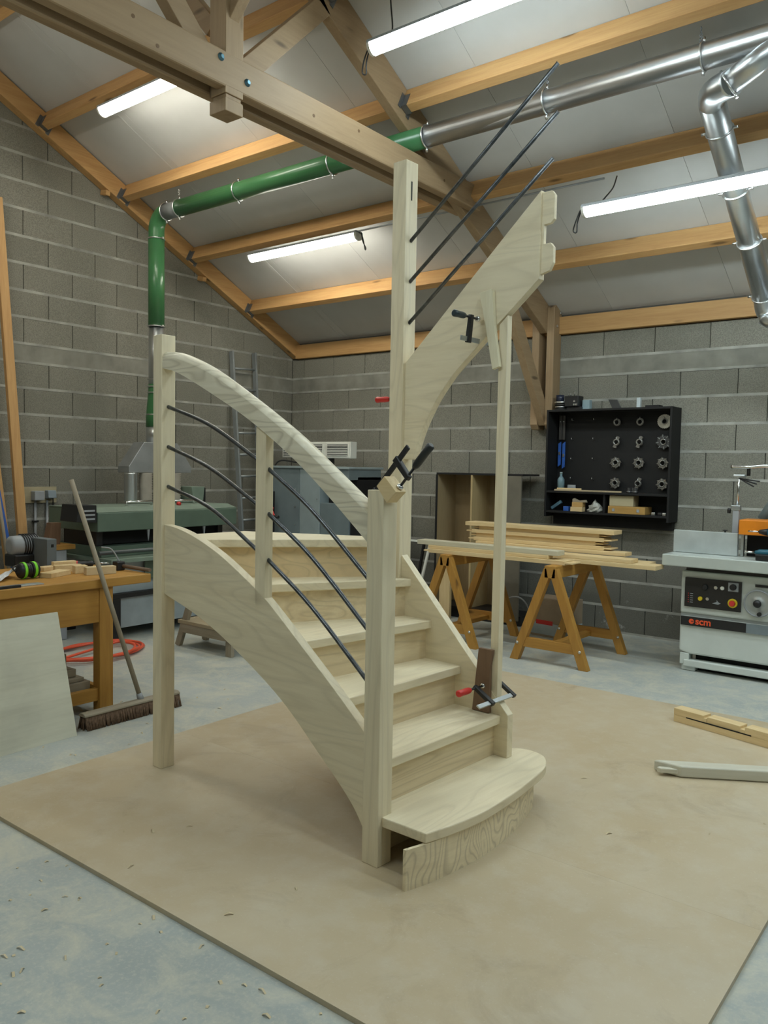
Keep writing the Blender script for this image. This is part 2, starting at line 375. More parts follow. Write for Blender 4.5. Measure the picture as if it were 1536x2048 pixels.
for y, txt in PURL:
    for bay, (x0, x1) in (('left', (XG+.10, TX-.04)), ('right', (TX+.04, XE))):
        c0, c1 = on_slope(x0, y, .085), on_slope(x1, y, .085)
        t = thing('purlin', f'orange purlin {bay} of the truss, {txt}', 'beam', c0, 'roof purlins')
        MB().beam(c0, c1, .075, .165, UPN).build('beam', beamwood('X'), t, .004)
        for xe, sg in ((x0, 1), (x1, -1)):
            if xe > 3: continue
            p = on_slope(xe+sg*.004, y, .12)
            hg = MB()
            for k in (-1, 1):
                hg.beam(p+DN*k*.04, p+DN*k*.04+Vector((sg*.05, 0, 0)), .004, .11, UPN)
                hg.beam(p+DN*k*.055-UPN*.01, p+DN*k*.055-UPN*.01+Vector((sg*.004, 0, 0)), .036, .12, UPN)
            hg.beam(p-UPN*.053, p-UPN*.053+Vector((sg*.05, 0, 0)), .084, .004, UPN)
            hg.build('joist_hanger', M_HANG, t)
wp = thing('wall_plate', 'orange wall plate beam on top of the back block wall', 'beam', (-3, YB-.03, 2.92))
B((XG+.1, YB-.05, 2.92), (XE, YB+.1, 3.09)).build('beam', beamwood('X'), wp, .004)
# truss
tr = thing('roof_truss', 'wooden roof truss with doubled tie beam, king post and struts', 'truss', (TX, YR, 3.6))
for s in (-1, 1):
    xc = TX + s*.08
    B((xc-.04, YF+.9, 3.73), (xc+.04, 5.95, 3.93)).build('tie_beam', trusswood('Y'), tr, .012)
    y2 = YB-.003
    MB().prism([(y2-.16, 2.02), (y2-.12, 1.97), (y2, 1.97), (y2, 3.22), (y2-.05, 3.25), (y2-.16, 3.17)], 'x', xc-.04, xc+.04).build('column_leg', trusswood('Z'), tr, .006)
    for (yy, zz) in ((y2-.03, 3.13), (y2-.1, 2.99)):
        MB().lathe((xc+s*.04, yy, zz), (s, 0, 0), [(0, .014), (.006, .014), (.012, .008)], 8).build('bolt', M_ZINC, tr)
kp = MB().box((TX-.135, 3.165, 3.70), (TX+.119, 3.30, zc(YR)-.02)).box((TX-.10, 3.175, 3.675), (TX+.105, 3.29, 3.70)).box((TX-.135, 3.165, 3.60), (TX+.119, 3.30, 3.675))
kp.v = [Vector((TX+.119+(p.x-TX-.119)*.55, p.y, p.z)) if p.z < 9 else p for p in kp.v]
kp.build('king_post', trusswood('Z'), tr, .004)
for sg in (1, -1):
    ya, yb = (YR, 7.5) if sg > 0 else (YR, 2*YR-7.5)
    n = Vector((0, sg*sin(SL), cos(SL)))
    p0 = Vector((TX, ya, zc(ya)))-n*.125; p1 = Vector((TX, yb, zc(yb)))-n*.125
    MB().beam(p0, p1, .08, .25, n).build('principal_rafter', trusswood('Y', 0, sg*SL), tr, .006)
    MB().beam((TX, YR+sg*.10, 3.86), (TX, YR+sg*.86, 4.62), .08, .13, (1, 0, 0), pi/2).build('strut', trusswood('Y', 0, -sg*pi/4), tr, .004)
MB().beam((TX, YB-.08, 2.05), (TX, 6.60, 3.22), .075, .14, (1, 0, 0), pi/2).build('strut', trusswood('Y', 0, rad(55)), tr, .004)
for sg in (1, -1):
    MB().beam((TX+sg*.05, YR, 4.12), (TX+sg*.85, YR, 5.0), .07, .10, (0, 1, 0), pi/2).build('wind_brace', trusswood('X'), tr, .004)
for yy, zz in ((3.13, 3.88), (3.33, 3.81)):
    MB().lathe((TX+.12, yy, zz), (1, 0, 0), [(0, .022), (.004, .022), (.005, .012), (.016, .011)], 12).build('bolt', plain('bolt_blue', (.10, .20, .25), .4, .8), tr)
for k, yy in enumerate((1.95, 2.15, 2.55, 2.7, 3.9, 4.35, 4.9, 5.4)):
    MB().cyl((TX+.119, yy, 3.75+.14*((k*.37) % 1)), (TX+.1215, yy, 3.75+.14*((k*.37) % 1)), .011, 10).build('knot', plain('knot_dark', (.16, .09, .04), .6), tr)

# ================================================================ LAMPS
def emis(name, col, st):
    m, nt, b = nodes(name); b.inputs['Base Color'].default_value = (.8, .8, .8, 1)
    b.inputs['Emission Color'].default_value = (*col, 1); b.inputs['Emission Strength'].default_value = st; return m
E_L = emis('tube_light_neutral', (1., .97, .84), LAMP_POWER)
E_R = emis('tube_light_cool', (.85, .985, 1.), LAMP_POWER)
def lamp(x0, x1, y, z, label, em, hang=.0, loop=True, lean=0.):
    """sealed batten: opal diffuser around a white spine; hung by cords from the purlin above"""
    t = thing('batten_lamp', label, 'lamp', ((x0+x1)/2, y, z-.05), 'batten lamps under the purlins')
    prof = [(cos(a)*.054, sin(a)*.062+.012) for a in [rad(-184+188*k/12) for k in range(13)]]
    MB().prism([(y+p, z+q) for p, q in prof], 'x', x0+.02, x1-.02).build('diffuser', em, t)
    for a, b_ in ((x0, x0+.02), (x1-.02, x1)):
        MB().prism([(y+p*1.06, z+q*1.06) for p, q in prof], 'x', a, b_).build('end_cap', M_WHITE, t)
    MB().prism([(y-.060, z+.008), (y-.0575, z+.008), (y-.057, z+.017), (y+.057, z+.017), (y+.0575, z+.008), (y+.060, z+.008), (y+.058, z+.026), (y+.04, z+.036), (y-.04, z+.036), (y-.058, z+.026)], 'x', x0+.004, x1-.004).build('housing', M_PVC, t)
    if hang:
        for xx in (x0+.16, x1-.16):
            MB().tube(spline([(xx-.03, y, z+.035), (xx, y+.01, z+.07), (xx-.004, y-.004+lean*.6, z+hang*.6), (xx-.02, y+lean, z+hang)], 6), .005, 6).build('suspension_cord', M_CORD, t)
    if loop:
        xx = x0 if hang else x1; s = -1 if hang else 1
        MB().tube(spline([(xx, y, z+.02), (xx+s*.03, y, z-.0), (xx+s*.055, y-.01, z-.07), (xx+s*.08, y+.005, z-.13), (xx+s*.06, y+.02, z-.14), (xx+s*.05, y+.01, z-.07), (xx+s*.02, y+.01, z+.02)], 6), .005, 6).build('cable_loop', M_CORD, t)
    return t
def zb(y): return zc(y)-.165/cos(SL)          # underside of purlins
lamp(-6.36, -4.86, 4.09, 4.575, 'lit tube lamp fixed under the purlin, partly behind the tie beam', E_L, 0, False)
lamp(-6.42, -4.95, 5.86, 3.718, 'lit tube lamp left of the tall staircase post', E_L)
lamp(-3.44, -1.94, 4.17, 4.275, 'lit tube lamp at the top edge, hung on cords beside the truss', E_R, .36)
lamp(-2.605, -1.105, 5.62, 3.463, 'lit tube lamp crossing in front of the silver drop duct', E_R, .29, True, .25)
lamp(-.72, .78, 4.17, 4.275, 'unseen lit tube lamp over the next bay beyond the right edge, upper purlin', E_R, .36)  # unseen lamps, placed by guess to light the stair from the right
lamp(-.75, .75, 5.62, 3.463, 'unseen lit tube lamp over the next bay beyond the right edge, lower purlin', E_R, .29, True, .25)
lamp(1.3, 2.8, 4.17, 4.275, 'unseen lit tube lamp near the far end wall, upper purlin', E_R, .36)
for x0, e, sd in ((-6.46, E_L, 'gable wall side'), (-1.3, E_R, 'middle bay'), (1.9, E_R, 'far bay')):  # unseen as well, assumed by mirroring the visible slope
    lamp(x0, x0+1.5, 2.29, zc(2.29)-.4, f'unseen lit tube lamp on the opposite roof slope, {sd}', e, .2)
lamp(-3.4, -1.9, .56, zc(.56)-.4, 'added unseen tube lamp low on the opposite roof slope behind the camera', E_R, .2)  # unseen lamp added to brighten the floor near the camera
t = thing('lamp_cable', 'thin grey lamp cable along the purlin above the long lamps', 'cable', (-5, 5.86, zb(5.9)))
MB().tube([(-5.0, 5.86, zb(5.9)-.012), (-3.86, 5.86, zb(5.9)-.012)], .008, 6).build('cable', M_PVC, t)
t = thing('lamp_cable', 'thin grey lamp cable right of the truss towards the hung lamp', 'cable', (-3, 5.86, zb(5.9)))
MB().tube([(-3.75, 5.86, zb(5.9)-.012), (-2.56, 5.86, zb(5.9)-.012)], .008, 6).build('cable', M_PVC, t)

# ================================================================ EXTRACTION DUCT
DY, DZ, DR = 5.03, 4.03, .078
VX = -6.886
du = thing('extraction_duct', 'dust extraction duct, green then galvanised, hung under the purlins', 'duct', (VX, DY, 1.2))
elb = [(VX+.16*(1-cos(a)), DY, DZ-.16+.16*sin(a)) for a in [pi/2*k/8 for k in range(9)]]
MB().tube([(VX, DY, DZ-.24)] + elb, DR, 20, False).build('elbow', M_GREEN, du)
MB().cyl((VX+.16, DY, DZ), (VX+.36, DY, DZ), DR-.003, 20).build('sleeve', M_GREY_D, du)
MB().cyl((VX+.36, DY, DZ), (-3.60, DY, DZ), DR, 24).build('green_pipe', M_GREEN, du)
MB().cyl((-3.60, DY, DZ), (XE, DY, DZ), DR-.001, 28).build('galvanised_pipe', M_GALV, du)
MB().cyl((VX, DY, 2.93), (VX, DY, DZ-.24), DR+.002, 20).build('green_pipe', M_GREEN, du)
MB().cyl((VX, DY, 2.33), (VX, DY, 2.93), DR-.004, 20).build('galvanised_pipe', M_GALV, du)
MB().lathe((VX, DY, 1.93), (0, 0, 1), [(0, .10), (.1, .10), (.34, .078), (.42, .078)], 20).build('green_reducer', M_GREEN, du)
MB().cyl((VX, DY, 1.76), (VX, DY, 1.93), .098, 20).build('galvanised_collar', M_GALV, du)
def clampring(p, ax, R=DR):
    m = MB().ring(p, ax, R+.003, .007, 24, 6)
    d = Vector(ax).normalized(); s = d.cross(Vector((0, 1, 0)) if abs(d.y) < .8 else Vector((0, 0, 1))).normalized()
    for k in (-1, 1): m.cyl(Vector(p)+s*k*(R+.0), Vector(p)+s*k*(R+.035), .009, 6)
    return m.build('clamp_ring', M_ZINC, du)
for x in (VX+.16, VX+.36, -5.68, -4.54, -3.60, -2.62, -1.60): clampring((x, DY, DZ), (1, 0, 0))
for z in (DZ-.24, 2.93, 2.40, 2.33, 2.27, 2.05): clampring((VX, DY, z), (0, 0, 1), DR if z > 2.2 else .092)
for x in (-6.53, -4.54, -2.62, -1.62):
    m = MB(); z = DZ+DR
    while z < zb(DY)-.005:
        m.ring((x, DY, z+.012), (1, 0, 0) if int(z*1000) % 2 else (0, 1, 0), .008, .003, 8, 4); z += .02
    m.build('chain', M_ZINC if x < -6 else M_HANG, du)
# hood over the planer
hood = MB()
x0, x1, y0, y1 = -6.985, -6.80, 4.655, 5.405
lo = [(x0, y0, 1.53), (x1, y0, 1.53), (x1, y1, 1.53), (x0, y1, 1.53)]; hi = [(VX-.09, 4.83, 1.77), (VX+.085, 4.83, 1.77), (VX+.085, 5.23, 1.77), (VX-.09, 5.23, 1.77)]
hood.add(lo+hi, [(0,1,5,4),(1,2,6,5),(2,3,7,6),(3,0,4,7),(4,5,6,7)]).add([(a, b, 1.47) for a, b, c in lo]+lo, [(0,1,5,4),(1,2,6,5),(2,3,7,6),(3,0,4,7),(3,2,1,0)])
hood.build('hood', plain('dull_galvanised', (.42, .44, .45), .5, .8), du, .004)
for i, (yy, mt) in enumerate(((4.70, M_GALV), (4.87, M_WHITE), (5.04, M_WHITE), (5.22, M_WHITE))):
    pr = [(k*.012, .062+(.006 if k % 2 else -.003)*(i > 0)) for k in range(24)]
    MB().lathe((VX+.05, yy, 1.19), (0, 0, 1), pr, 14).build('flexible_hose', plain('hose_beige', (.42, .38, .32), .6) if i else mt, du)
# right-hand branch and drop
MB().tube([(-1.12, DY, DZ-.02), (-1.45, DY, DZ-.20)], [.078, .068], 20).build('branch_pipe', M_GALV, du)
q0, q1 = aty(1424, 205, 5.35), aty(1530, 600, 6.75)
MB().tube(spline([(-1.43, DY, DZ-.19), (-1.56, DY+.10, DZ-.18), q0, q0+(q1-q0)*.08], 6), .080, 20).build('elbow', M_GALV, du)
MB().tube([q0, q1], .080, 28).build('drop_pipe', M_GALV, du)
MB().tube(spline([q1-(q1-q0)*.02, q1+Vector((.03, .0, -.1)), q1+Vector((.16, .0, -.16)), q1+Vector((1.2, 0, -.25))], 6), .080, 20).build('elbow', M_GALV, du)
dd = (q1-q0).normalized()
for k in (.12, .40, .66, .97): clampring(q0.lerp(q1, k), dd, .080)
clampring((-1.45, DY, DZ-.20), (.33, 0, .18), .066)

# ================================================================ FIBREBOARD ON THE FLOOR
MZ = .018
t = tag(MB().box((-3.75, 1.70, 0.0), (-.62, 2.9165, MZ)).build('floor_sheet', M_MDF, None), 'tan fibreboard sheet under the front of the staircase', 'board', 'fibreboard sheets on the floor')
t = tag(MB().box((-3.75, 2.917, 0.0), (-.62, 5.42, MZ)).build('floor_sheet', M_MDF, None), 'tan fibreboard sheet under the back of the staircase', 'board', 'fibreboard sheets on the floor')

# ================================================================ STAIRCASE (own frame, turned 3.3 degrees)
SF = Matrix.Translation((-1.888, 2.404, MZ)) @ Matrix.Rotation(rad(-3.3), 4, 'Z')
FR[0] = SF
st = thing('staircase', 'unfinished pale ash quarter-turn staircase with steel rods and curved stringer', 'staircase', None, M=SF)
R = .1965; TH = .04
def part(mb, name, mat, bev=.003, label=None, parent=None):
    o = mb.build(name, mat, parent or st, bev)
    if label: o['label'] = label
    return o
part(B((-.083, 0, 0), (0, .08, 1.466)), 'newel_post', ash('Z'), .003, 'short front newel post')
part(B((-1.552, 0, 0), (-1.478, .08, 2.188)), 'newel_post', ash('Z'), .003, 'tall outer corner post')
p3 = part(B((-.755, .885, 0), (-.668, .978, 3.10)), 'newel_post', ash('Z'), .003, 'tallest centre post with a mortise')
part(B((-.6685, .925, 2.905), (-.6672, .934, 3.0)), 'mortise', M_DARK, 0, None, p3)
part(B((-.772, .018, .93), (-.705, .062, 1.72)), 'baluster', ash('Z'), .002)
def slope_prism(top, bot, lo, hi):
    return MB().prism([(v.x, v.z) for v in top] + [(v.x, v.z) for v in reversed(bot)], 'y', lo, hi)
V3 = lambda L: [Vector((a, 0, z)) for a, z in L]
top = spline(V3([(-1.478, 1.246), (-1.344, 1.230), (-1.181, 1.188), (-.987, 1.114), (-.736, .985), (-.635, .920), (-.411, .755), (-.233, .622), (-.083, .50)]), 5)
bot = spline(V3([(-1.478, .897), (-1.177, .815), (-.909, .706), (-.596, .543), (-.343, .355), (-.168, .213), (-.083, .108)]), 6)
part(slope_prism(top, bot, .018, .062), 'outer_stringer', ash('X', rad(38)), .002, 'curved outer stringer')
inner = [(-.668, 1.10), (0, .40), (0, R), (-.065, R), (-.10, .0), (-.22, 0), (-.668, .62)]
part(MB().prism(inner, 'y', .905, .950), 'inner_stringer', ash('X', rad(46)), .002, 'lower inner stringer')
up_top = [(-.668, 2.085), (-.111, 2.600), (.101, 2.792)]
up_bot = spline(V3([(.101, 2.405), (.005, 2.322), (-.124, 2.215), (-.208, 2.145), (-.340, 2.03), (-.382, 1.988), (-.462, 1.892), (-.529, 1.782), (-.569, 1.695), (-.605, 1.594)]), 3)
us = part(MB().prism(up_top + [(v.x, v.z) for v in up_bot] + [(-.668, 1.594)], 'y', .905, .950), 'upper_stringer', ash('X', rad(-43)), .002, 'upper inner stringer with two tenons')
for z0, z1 in ((2.64, 2.785), (2.425, 2.558)):
    part(MB().prism([(.10, z0), (.145, z0+.004 if z0 > 2.5 else z0+.012), (.163, z0+.02 if z0 > 2.5 else z0+.045), (.163, z1-.02), (.148, z1), (.10, z1)], 'y', .917, .938), 'tenon', ash('X'), .002, None, us)
part(B((.10, .917, 2.555), (.113, .938, 2.645)), 'tenon_shoulder', ash('X'), .001, None, us)
# treads (plan polygons) and risers
NOSE = {2: ((-.04, .04), (-.04, .907)), 3: ((-.275, .04), (-.275, .907)), 4: ((-.555, .04), (-.463, .907)), 5: ((-1.030, .04), (-.600, .907)), 6: ((-1.335, .06), (-.690, .89))}
def shift(n, d):
    a, b = Vector((*NOSE[n][0], 0)), Vector((*NOSE[n][1], 0)); e = (b-a).normalized(); q = Vector((-e.y, e.x, 0))*d
    return (a+q).xy, (b+q).xy
TW = [ash('Y'), ash('Y', 0, .25)]
for n in range(2, 6):
    a, b = shift(n, 0); c, d = shift(n+1, .055)
    P = [a, b, d, c] if n < 5 else [a, b, Vector((-.667, .907)), Vector((-.667, .886)), d, c]
    part(MB().prism([tuple(p) for p in P], 'z', n*R-TH, n*R), 'tread', TW[n % 2], .004)
a, b = shift(6, 0)
part(MB().prism([tuple(a), tuple(b), (-.757, .89), (-.757, .985), (-.93, .917), (-1.575, .60), (-1.575, .082), (-1.475, .082), (-1.475, .06)], 'z', 6*R-TH, 6*R), 'tread', TW[0], .004)
for n in range(2, 7):
    a, b = shift(n, .035); c, d = shift(n, .055)
    z0, z1 = (n-1)*R-(TH if n > 2 else 0), n*R-TH
    part(MB().prism([tuple(a), tuple(b), tuple(d), tuple(c)], 'z', z0, z1), 'riser', wood(f'ash_riser_{n}', (.84, .71, .48) if n != 6 else (.78, .60, .35), (.70, .55, .33), 'Y', 0, .9, figure=.5, fscale=(6, .55, 9), rings=8.), .001)
t1 = spline([(.212, .03, 0), (.24, .16, 0), (.258, .33, 0), (.247, .553, 0), (.222, .754, 0), (.197, .90, 0), (.165, .985, 0), (.11, 1.058, 0), (.03, 1.085, 0), (-.05, 1.06, 0), (-.09, .99, 0)], 5)
part(MB().prism([(-.002, .022)] + [(p.x, p.y) for p in t1] + [(-.092, .08), (-.002, .08)], 'z', R-TH, R), 'tread', ash('Y'), .005, 'bullnosed bottom tread')
r1 = spline([(.190, -.057, 0), (.221, .08, 0), (.241, .313, 0), (.230, .508, 0), (.196, .717, 0), (.138, .923, 0)], 6)
r1b = [p-Vector((.014, 0, 0)) for p in r1]
M_R1 = wood('flame_ash', (.90, .79, .56), (.76, .64, .43), 'Y', 0, .9, figure=.78, fscale=(3, 6.5, 3.0), rings=18.)
part(MB().prism([(p.x, p.y) for p in r1] + [(p.x, p.y) for p in reversed(r1b)], 'z', 0, R-TH-.001), 'riser', M_R1, 0, 'curved loose bottom riser with flame grain')
part(MB().prism([(-.095, .081), (-.075, .081), (-.075, .90), (-.095, .90)], 'z', 0, R-TH), 'back_board', ash('Y'), 0)
# handrail: section swept along the measured curve, rounded on top
ht = spline(V3([(-1.48, 2.105), (-1.333, 2.083), (-1.094, 1.997), (-.838, 1.868), (-.538, 1.703), (-.326, 1.564), (-.083, 1.402)]), 5)
hb = spline(V3([(-1.48, 2.022), (-1.333, 1.985), (-1.055, 1.868), (-.784, 1.740), (-.505, 1.577), (-.289, 1.423), (-.083, 1.262)]), 5)
hm = MB(); sec = []
for a, b in zip(ht, hb):
    y0, y1 = .004, .074; hgt = (a-b); L = hgt.length; e = hgt/L
    ring = [b+Vector((0, y0, 0)), b+e*(L-.03)+Vector((0, y0, 0)), b+e*(L-.012)+Vector((0, y0+.008, 0)), a+Vector((0, y0+.026, 0)), a+Vector((0, y1-.026, 0)), b+e*(L-.012)+Vector((0, y1-.008, 0)), b+e*(L-.03)+Vector((0, y1, 0)), b+Vector((0, y1, 0))]
    sec.append(ring)
k = 8; vs = [p for r in sec for p in r]
hm.add(vs, [(i*k+j, i*k+(j+1) % k, (i+1)*k+(j+1) % k, (i+1)*k+j) for i in range(len(sec)-1) for j in range(k)], True)
hm.sm = [q % k in (1, 2, 3, 4, 5) for q in range(len(hm.f))]
hm.add([], []); hm.f += [tuple(range(k)), tuple(range((len(sec)-1)*k, len(sec)*k))]; hm.sm += [False]*2
part(hm, 'handrail', wood('ash_rail', (.86, .80, .64), (.70, .62, .45), 'X', rad(33), .8, .42, figure=.75, fscale=(1.6, 5, 8), rings=11.), 0)
part(MB().prism([(-.30, 1.425), (-.083, 1.255), (-.083, 1.29), (-.285, 1.45)], 'y', .012, .066), 'rail_fillet', ash('X', rad(36)), .001)
# steel rods
for pts in (((-1.485, 1.835), (-1.137, 1.736), (-.765, 1.566)), ((-1.485, 1.636), (-1.135, 1.534), (-.765, 1.366)), ((-1.485, 1.437), (-1.133, 1.345), (-.765, 1.163)),
            ((-.712, 1.537), (-.43, 1.367), (-.075, 1.09)), ((-.712, 1.341), (-.427, 1.169), (-.075, .889)), ((-.712, 1.138), (-.423, .959), (-.075, .687))):
    part(MB().tube(spline([(a, .04, z) for a, z in pts], 10), .0095, 10), 'rod', M_STEEL, 0)
for (a, za), (b, zb_) in (((-.670, 2.702), (.153, 3.334)), ((-.670, 2.498), (.160, 3.124)), ((-.670, 2.290), (.141, 2.929))):
    part(MB().cyl((a, .930, za), (b, .930, zb_), .0095, 10), 'rod', M_STEEL, 0)

# ---- prop, packing pieces and clamps on the staircase
FR[0] = SF
tag(MB().prism([(-.108, .512), (-.064, .468), (-.060, 2.262), (-.104, 2.222)], 'y', .908, .947).build('prop_batten', ash('Z'), None, .002), 'thin upright pale batten propping the upper stringer', 'batten')
tag(MB().prism([(-.204, 2.376), (-.132, 2.387), (-.116, 2.214), (-.082, 2.026), (-.121, 2.015), (-.166, 2.223)], 'y', .882, .904).build('packing_piece', wood('pale_offcut', (.82, .76, .56), (.70, .62, .42), 'Z'), None, .002), 'pale tapered offcut clamped to the upper stringer', 'offcut')
tag(MB().prism([(-.160, .700), (-.081, .700), (-.095, .622), (-.092, .396), (-.190, .396)], 'y', .885, .904).build('packing_piece', M_BROWN, None, .001), 'brown plywood offcut standing on the second tread', 'offcut')
tag(MB().prism([(-.036, 1.481), (.002, 1.520), (.063, 1.462), (.016, 1.419)], 'y', -.002, .058).build('packing_block', pine('X'), None, .002), 'small tilted wood block clamped on top of the front newel', 'block')
def clamp(name_label, M, L, T, s, handle_mat, handle_l=.10, bar_mat=None, group='bar clamps on the staircase'):
    """F-clamp: bar along x from 0 (fixed jaw) to L, jaws reach T along -z, sliding jaw at s"""
    old = FR[0]; FR[0] = old @ M
    t = thing('bar_clamp', name_label, 'clamp', None, group, M=FR[0])
    B((0, -.004, -.011), (L, .004, .011)).build('bar', bar_mat or M_ALU, t, .001)
    MB().prism([(-.012, .014), (.012, .014), (.010, -T+.02), (.016, -T-.012), (-.004, -T-.012), (-.012, -T+.02)], 'y', -.009, .009).build('fixed_jaw', M_BLACK, t, .003)
    MB().prism([(s-.014, .016), (s+.014, .016), (s+.012, -T-.012), (s-.010, -T-.012)], 'y', -.010, .010).build('sliding_jaw', M_BLACK, t, .003)
    MB().cyl((s-.05, 0, -T), (s+.05, 0, -T), .0055, 8).build('spindle', M_BLACK, t)
    MB().lathe((s-.056, 0, -T), (1, 0, 0), [(0, .014), (.006, .014), (.012, .008)], 12).build('pad', M_CHROME, t)
    MB().lathe((s+.045, 0, -T), (1, 0, 0), [(0, .009), (.012, .014), (.03, .0155), (handle_l*.7, .015), (handle_l, .0165), (handle_l+.006, .011)], 12).build('handle', handle_mat, t)
    FR[0] = old; return t
def frame(origin, xdir, zdir):
    x = Vector(xdir).normalized(); z = Vector(zdir); z = (z-x*z.dot(x)).normalized(); y = z.cross(x)
    M = Matrix((x, y, z)).transposed().to_4x4(); M.translation = Vector(origin); return M
clamp('red handled bar clamp across the foot of the inner stringer', frame((-.045, 1.015, .470), (0, -1, 0), (.75, 0, -.45)), .29, .10, .185, M_RED, .095)
clamp('black handled bar clamp on the upper stringer face', frame((-.215, 1.0, 2.155), (0, -1, 0), (-.12, 0, -1)), .24, .10, .18, plain('handle_black_blue', (.025, .04, .05), .3), .085)
clamp('black bar clamp standing up from the front newel top', frame((-.085, .045, 1.456), (.68, 0, .73), (-.7, .15, .6)), .24, .085, .165, plain('handle_dark', (.02, .022, .022), .4), .11, M_BLACK)
clamp('red handled bar clamp behind the tall centre post', frame((-.60, .990, 2.00), (-1, 0, 0), (0, 0, 1)), .24, .085, .20, M_RED, .09)
FR[0] = Matrix.Identity(4)

# ================================================================ WORKBENCH AND WHAT IS ON IT
BX = -4.43
bt = thing('workbench', 'honey coloured pine workbench at the left edge', 'workbench', (BX-.4, 2.2, 0))
B((BX-.85, .6, .793), (BX, 3.20, .85)).build('bench_top', honey('Y'), bt, .006)
B((BX-.075, .7, .575), (BX-.03, 2.84, .792)).build('apron', honey('Y'), bt, .004)
for yy in (2.84, .75):
    for xx in (BX-.10, BX-.80):
        B((xx, yy, 0), (xx+.075, yy+.095, .793)).build('leg', honey('Z'), bt, .004)
B((BX-.08, .84, .08), (BX-.04, 2.84, .158)).build('stretcher', honey('Y'), bt, .003)
B((BX-.80, .84, .08), (BX-.76, 2.84, .158)).build('stretcher', honey('Y'), bt, .003)
B((BX-.77, 2.86, .08), (BX-.1, 2.90, .158)).build('stretcher', honey('X'), bt, .003)
B((BX-.76, .84, .12), (BX-.08, 2.8, .14)).build('shelf', oldwood('Y'), bt, .002)
for k, (dx, yy, z, l, h) in enumerate(((.10, 2.45, .14, .36, .06), (.12, 2.40, .20, .30, .025), (.16, 2.42, .225, .26, .05), (.22, 2.38, .275, .2, .09))):
    tag(B((BX-dx-.22, 2.36, z+.002), (BX-dx, 2.82-.03*k, z+h)).build('wood_offcut', oldwood('Y'), None, .003), f'dusty offcut on the shelf under the workbench, {["lowest", "second from below", "third from below", "topmost"][k]} of the pile', 'offcut', 'offcuts under the workbench')
ZB = .85
def onb(x, y): return fl(x, y, ZB)
# ear defenders
p = onb(56, 1157); e = thing('ear_defenders', 'black and lime green ear defenders lying on the workbench', 'ear defenders', p)
for k, dy in enumerate((-.026, .026)):
    c = p + Vector((0, dy, .052)); s = 1 if k else -1
    MB().lathe(c, (0, s, 0), [(-.012, .046), (.008, .05), (.03, .044), (.042, .026), (.044, .005)], 18).build('cup', M_BLACK, e)
    MB().lathe(c, (0, s, 0), [(-.002, .0515), (.014, .0515)], 18).build('green_ring', plain('lime', (.22, .75, .03), .4), e)
    MB().lathe(c, (0, -s, 0), [(.012, .044), (.026, .042), (.03, .03)], 16).build('cushion', M_BLACK, e)
arc = [p + Vector((-.11*sin(a)-.0, .075*cos(a), .05+.02*sin(a))) for a in [pi*k/14 for k in range(15)]]
MB().tube(arc, .006, 6).build('headband', M_BLACK, e)
# offcuts on the bench
for k, (x, y, l, d, h, rz, txt) in enumerate(((110, 1152, .20, .09, .03, 25, 'nearest the front edge'), (96, 1140, .12, .07, .025, 10, 'beside the ear defenders'), (128, 1137, .15, .05, .05, -10, 'leaning at the back of the heap'), (135, 1143, .17, .045, .045, -14, 'in the middle of the heap'), (160, 1146, .08, .06, .05, -12, 'short cube behind the broom handle'), (200, 1148, .19, .06, .05, -14, 'longest block by the broom handle'))):
    p = onb(x, y); Mx = Matrix.Translation(p) @ Matrix.Rotation(rad(rz+90), 4, 'Z')
    tag(MB().box((-l/2, -d/2, 0), (l/2, d/2, h), Mx).build('wood_offcut', pine('X') if k != 5 else wood('pine_y', (.70, .56, .34), (.58, .44, .24), 'Y'), None, .002), f'pale pine offcut on the workbench, {txt}', 'offcut', 'pine offcuts on the workbench')
# grey electric motor unit + grey box behind
p = onb(50, 1131); g = thing('bench_machine', 'small black and grey motor with cooling fins on the workbench', 'power tool', p)
MB().lathe(p+Vector((0, .02, .14)), (0, 1, 0), [(-.13, .04), (-.12, .068), (.05, .075), (.07, .06)], 16).build('motor', M_PVC, g)
for k in range(7): MB().ring(p+Vector((0, -.05+.016*k+.02, .14)), (0, 1, 0), .076, .005, 18, 4).build('cooling_fin', M_BLACK, g)
B(p+Vector((-.07, -.11, 0)), p+Vector((.08, .10, .085))).build('base', M_BLACK, g, .01)
p = onb(104, 1136); g = thing('grey_case', 'grey sheet metal guard box on the workbench', 'box', p)
B(p+Vector((-.28, -.035, 0)), p+Vector((.0, .035, .195))).build('body', plain('hammer_grey', (.13, .15, .16), .5), g, .004)
B(p+Vector((.0, -.005, .14)), p+Vector((.003, .012, .16))).build('vent_slot', M_DARK, g)
# papers, rule, bar
p = onb(18, 1160)
m = MB(); n = 7; m.add([p+Vector((.08*math.cos(i*.5)-.12+.03*j, -.12+.035*i, .012+.05*(j/4)*(i/6)+.004*((i*j) % 3))) for i in range(n) for j in range(5)], [(i*5+j, i*5+j+1, (i+1)*5+j+1, (i+1)*5+j) for i in range(n-1) for j in range(4)])
pp = m.build('paper_sheets', plain('paper', (.72, .74, .76), .7)); md = pp.modifiers.new('s', 'SOLIDIFY'); md.thickness = .012; tag(pp, 'crumpled white paper sheets on the workbench edge', 'paper')
tag(B((BX-.10, 1.9, ZB), (BX-.03, 2.48, ZB+.006)).build('steel_rule', plain('dull_steel', (.42, .44, .45), .4, .7), None, .001), 'grey steel rule along the front edge of the workbench', 'ruler')
tag(B((BX-.035, 1.9, ZB), (BX-.008, 2.33, ZB+.014)).build('black_strip', M_BLACK, None, .001), 'black strip lying in front of the steel rule', 'strip')
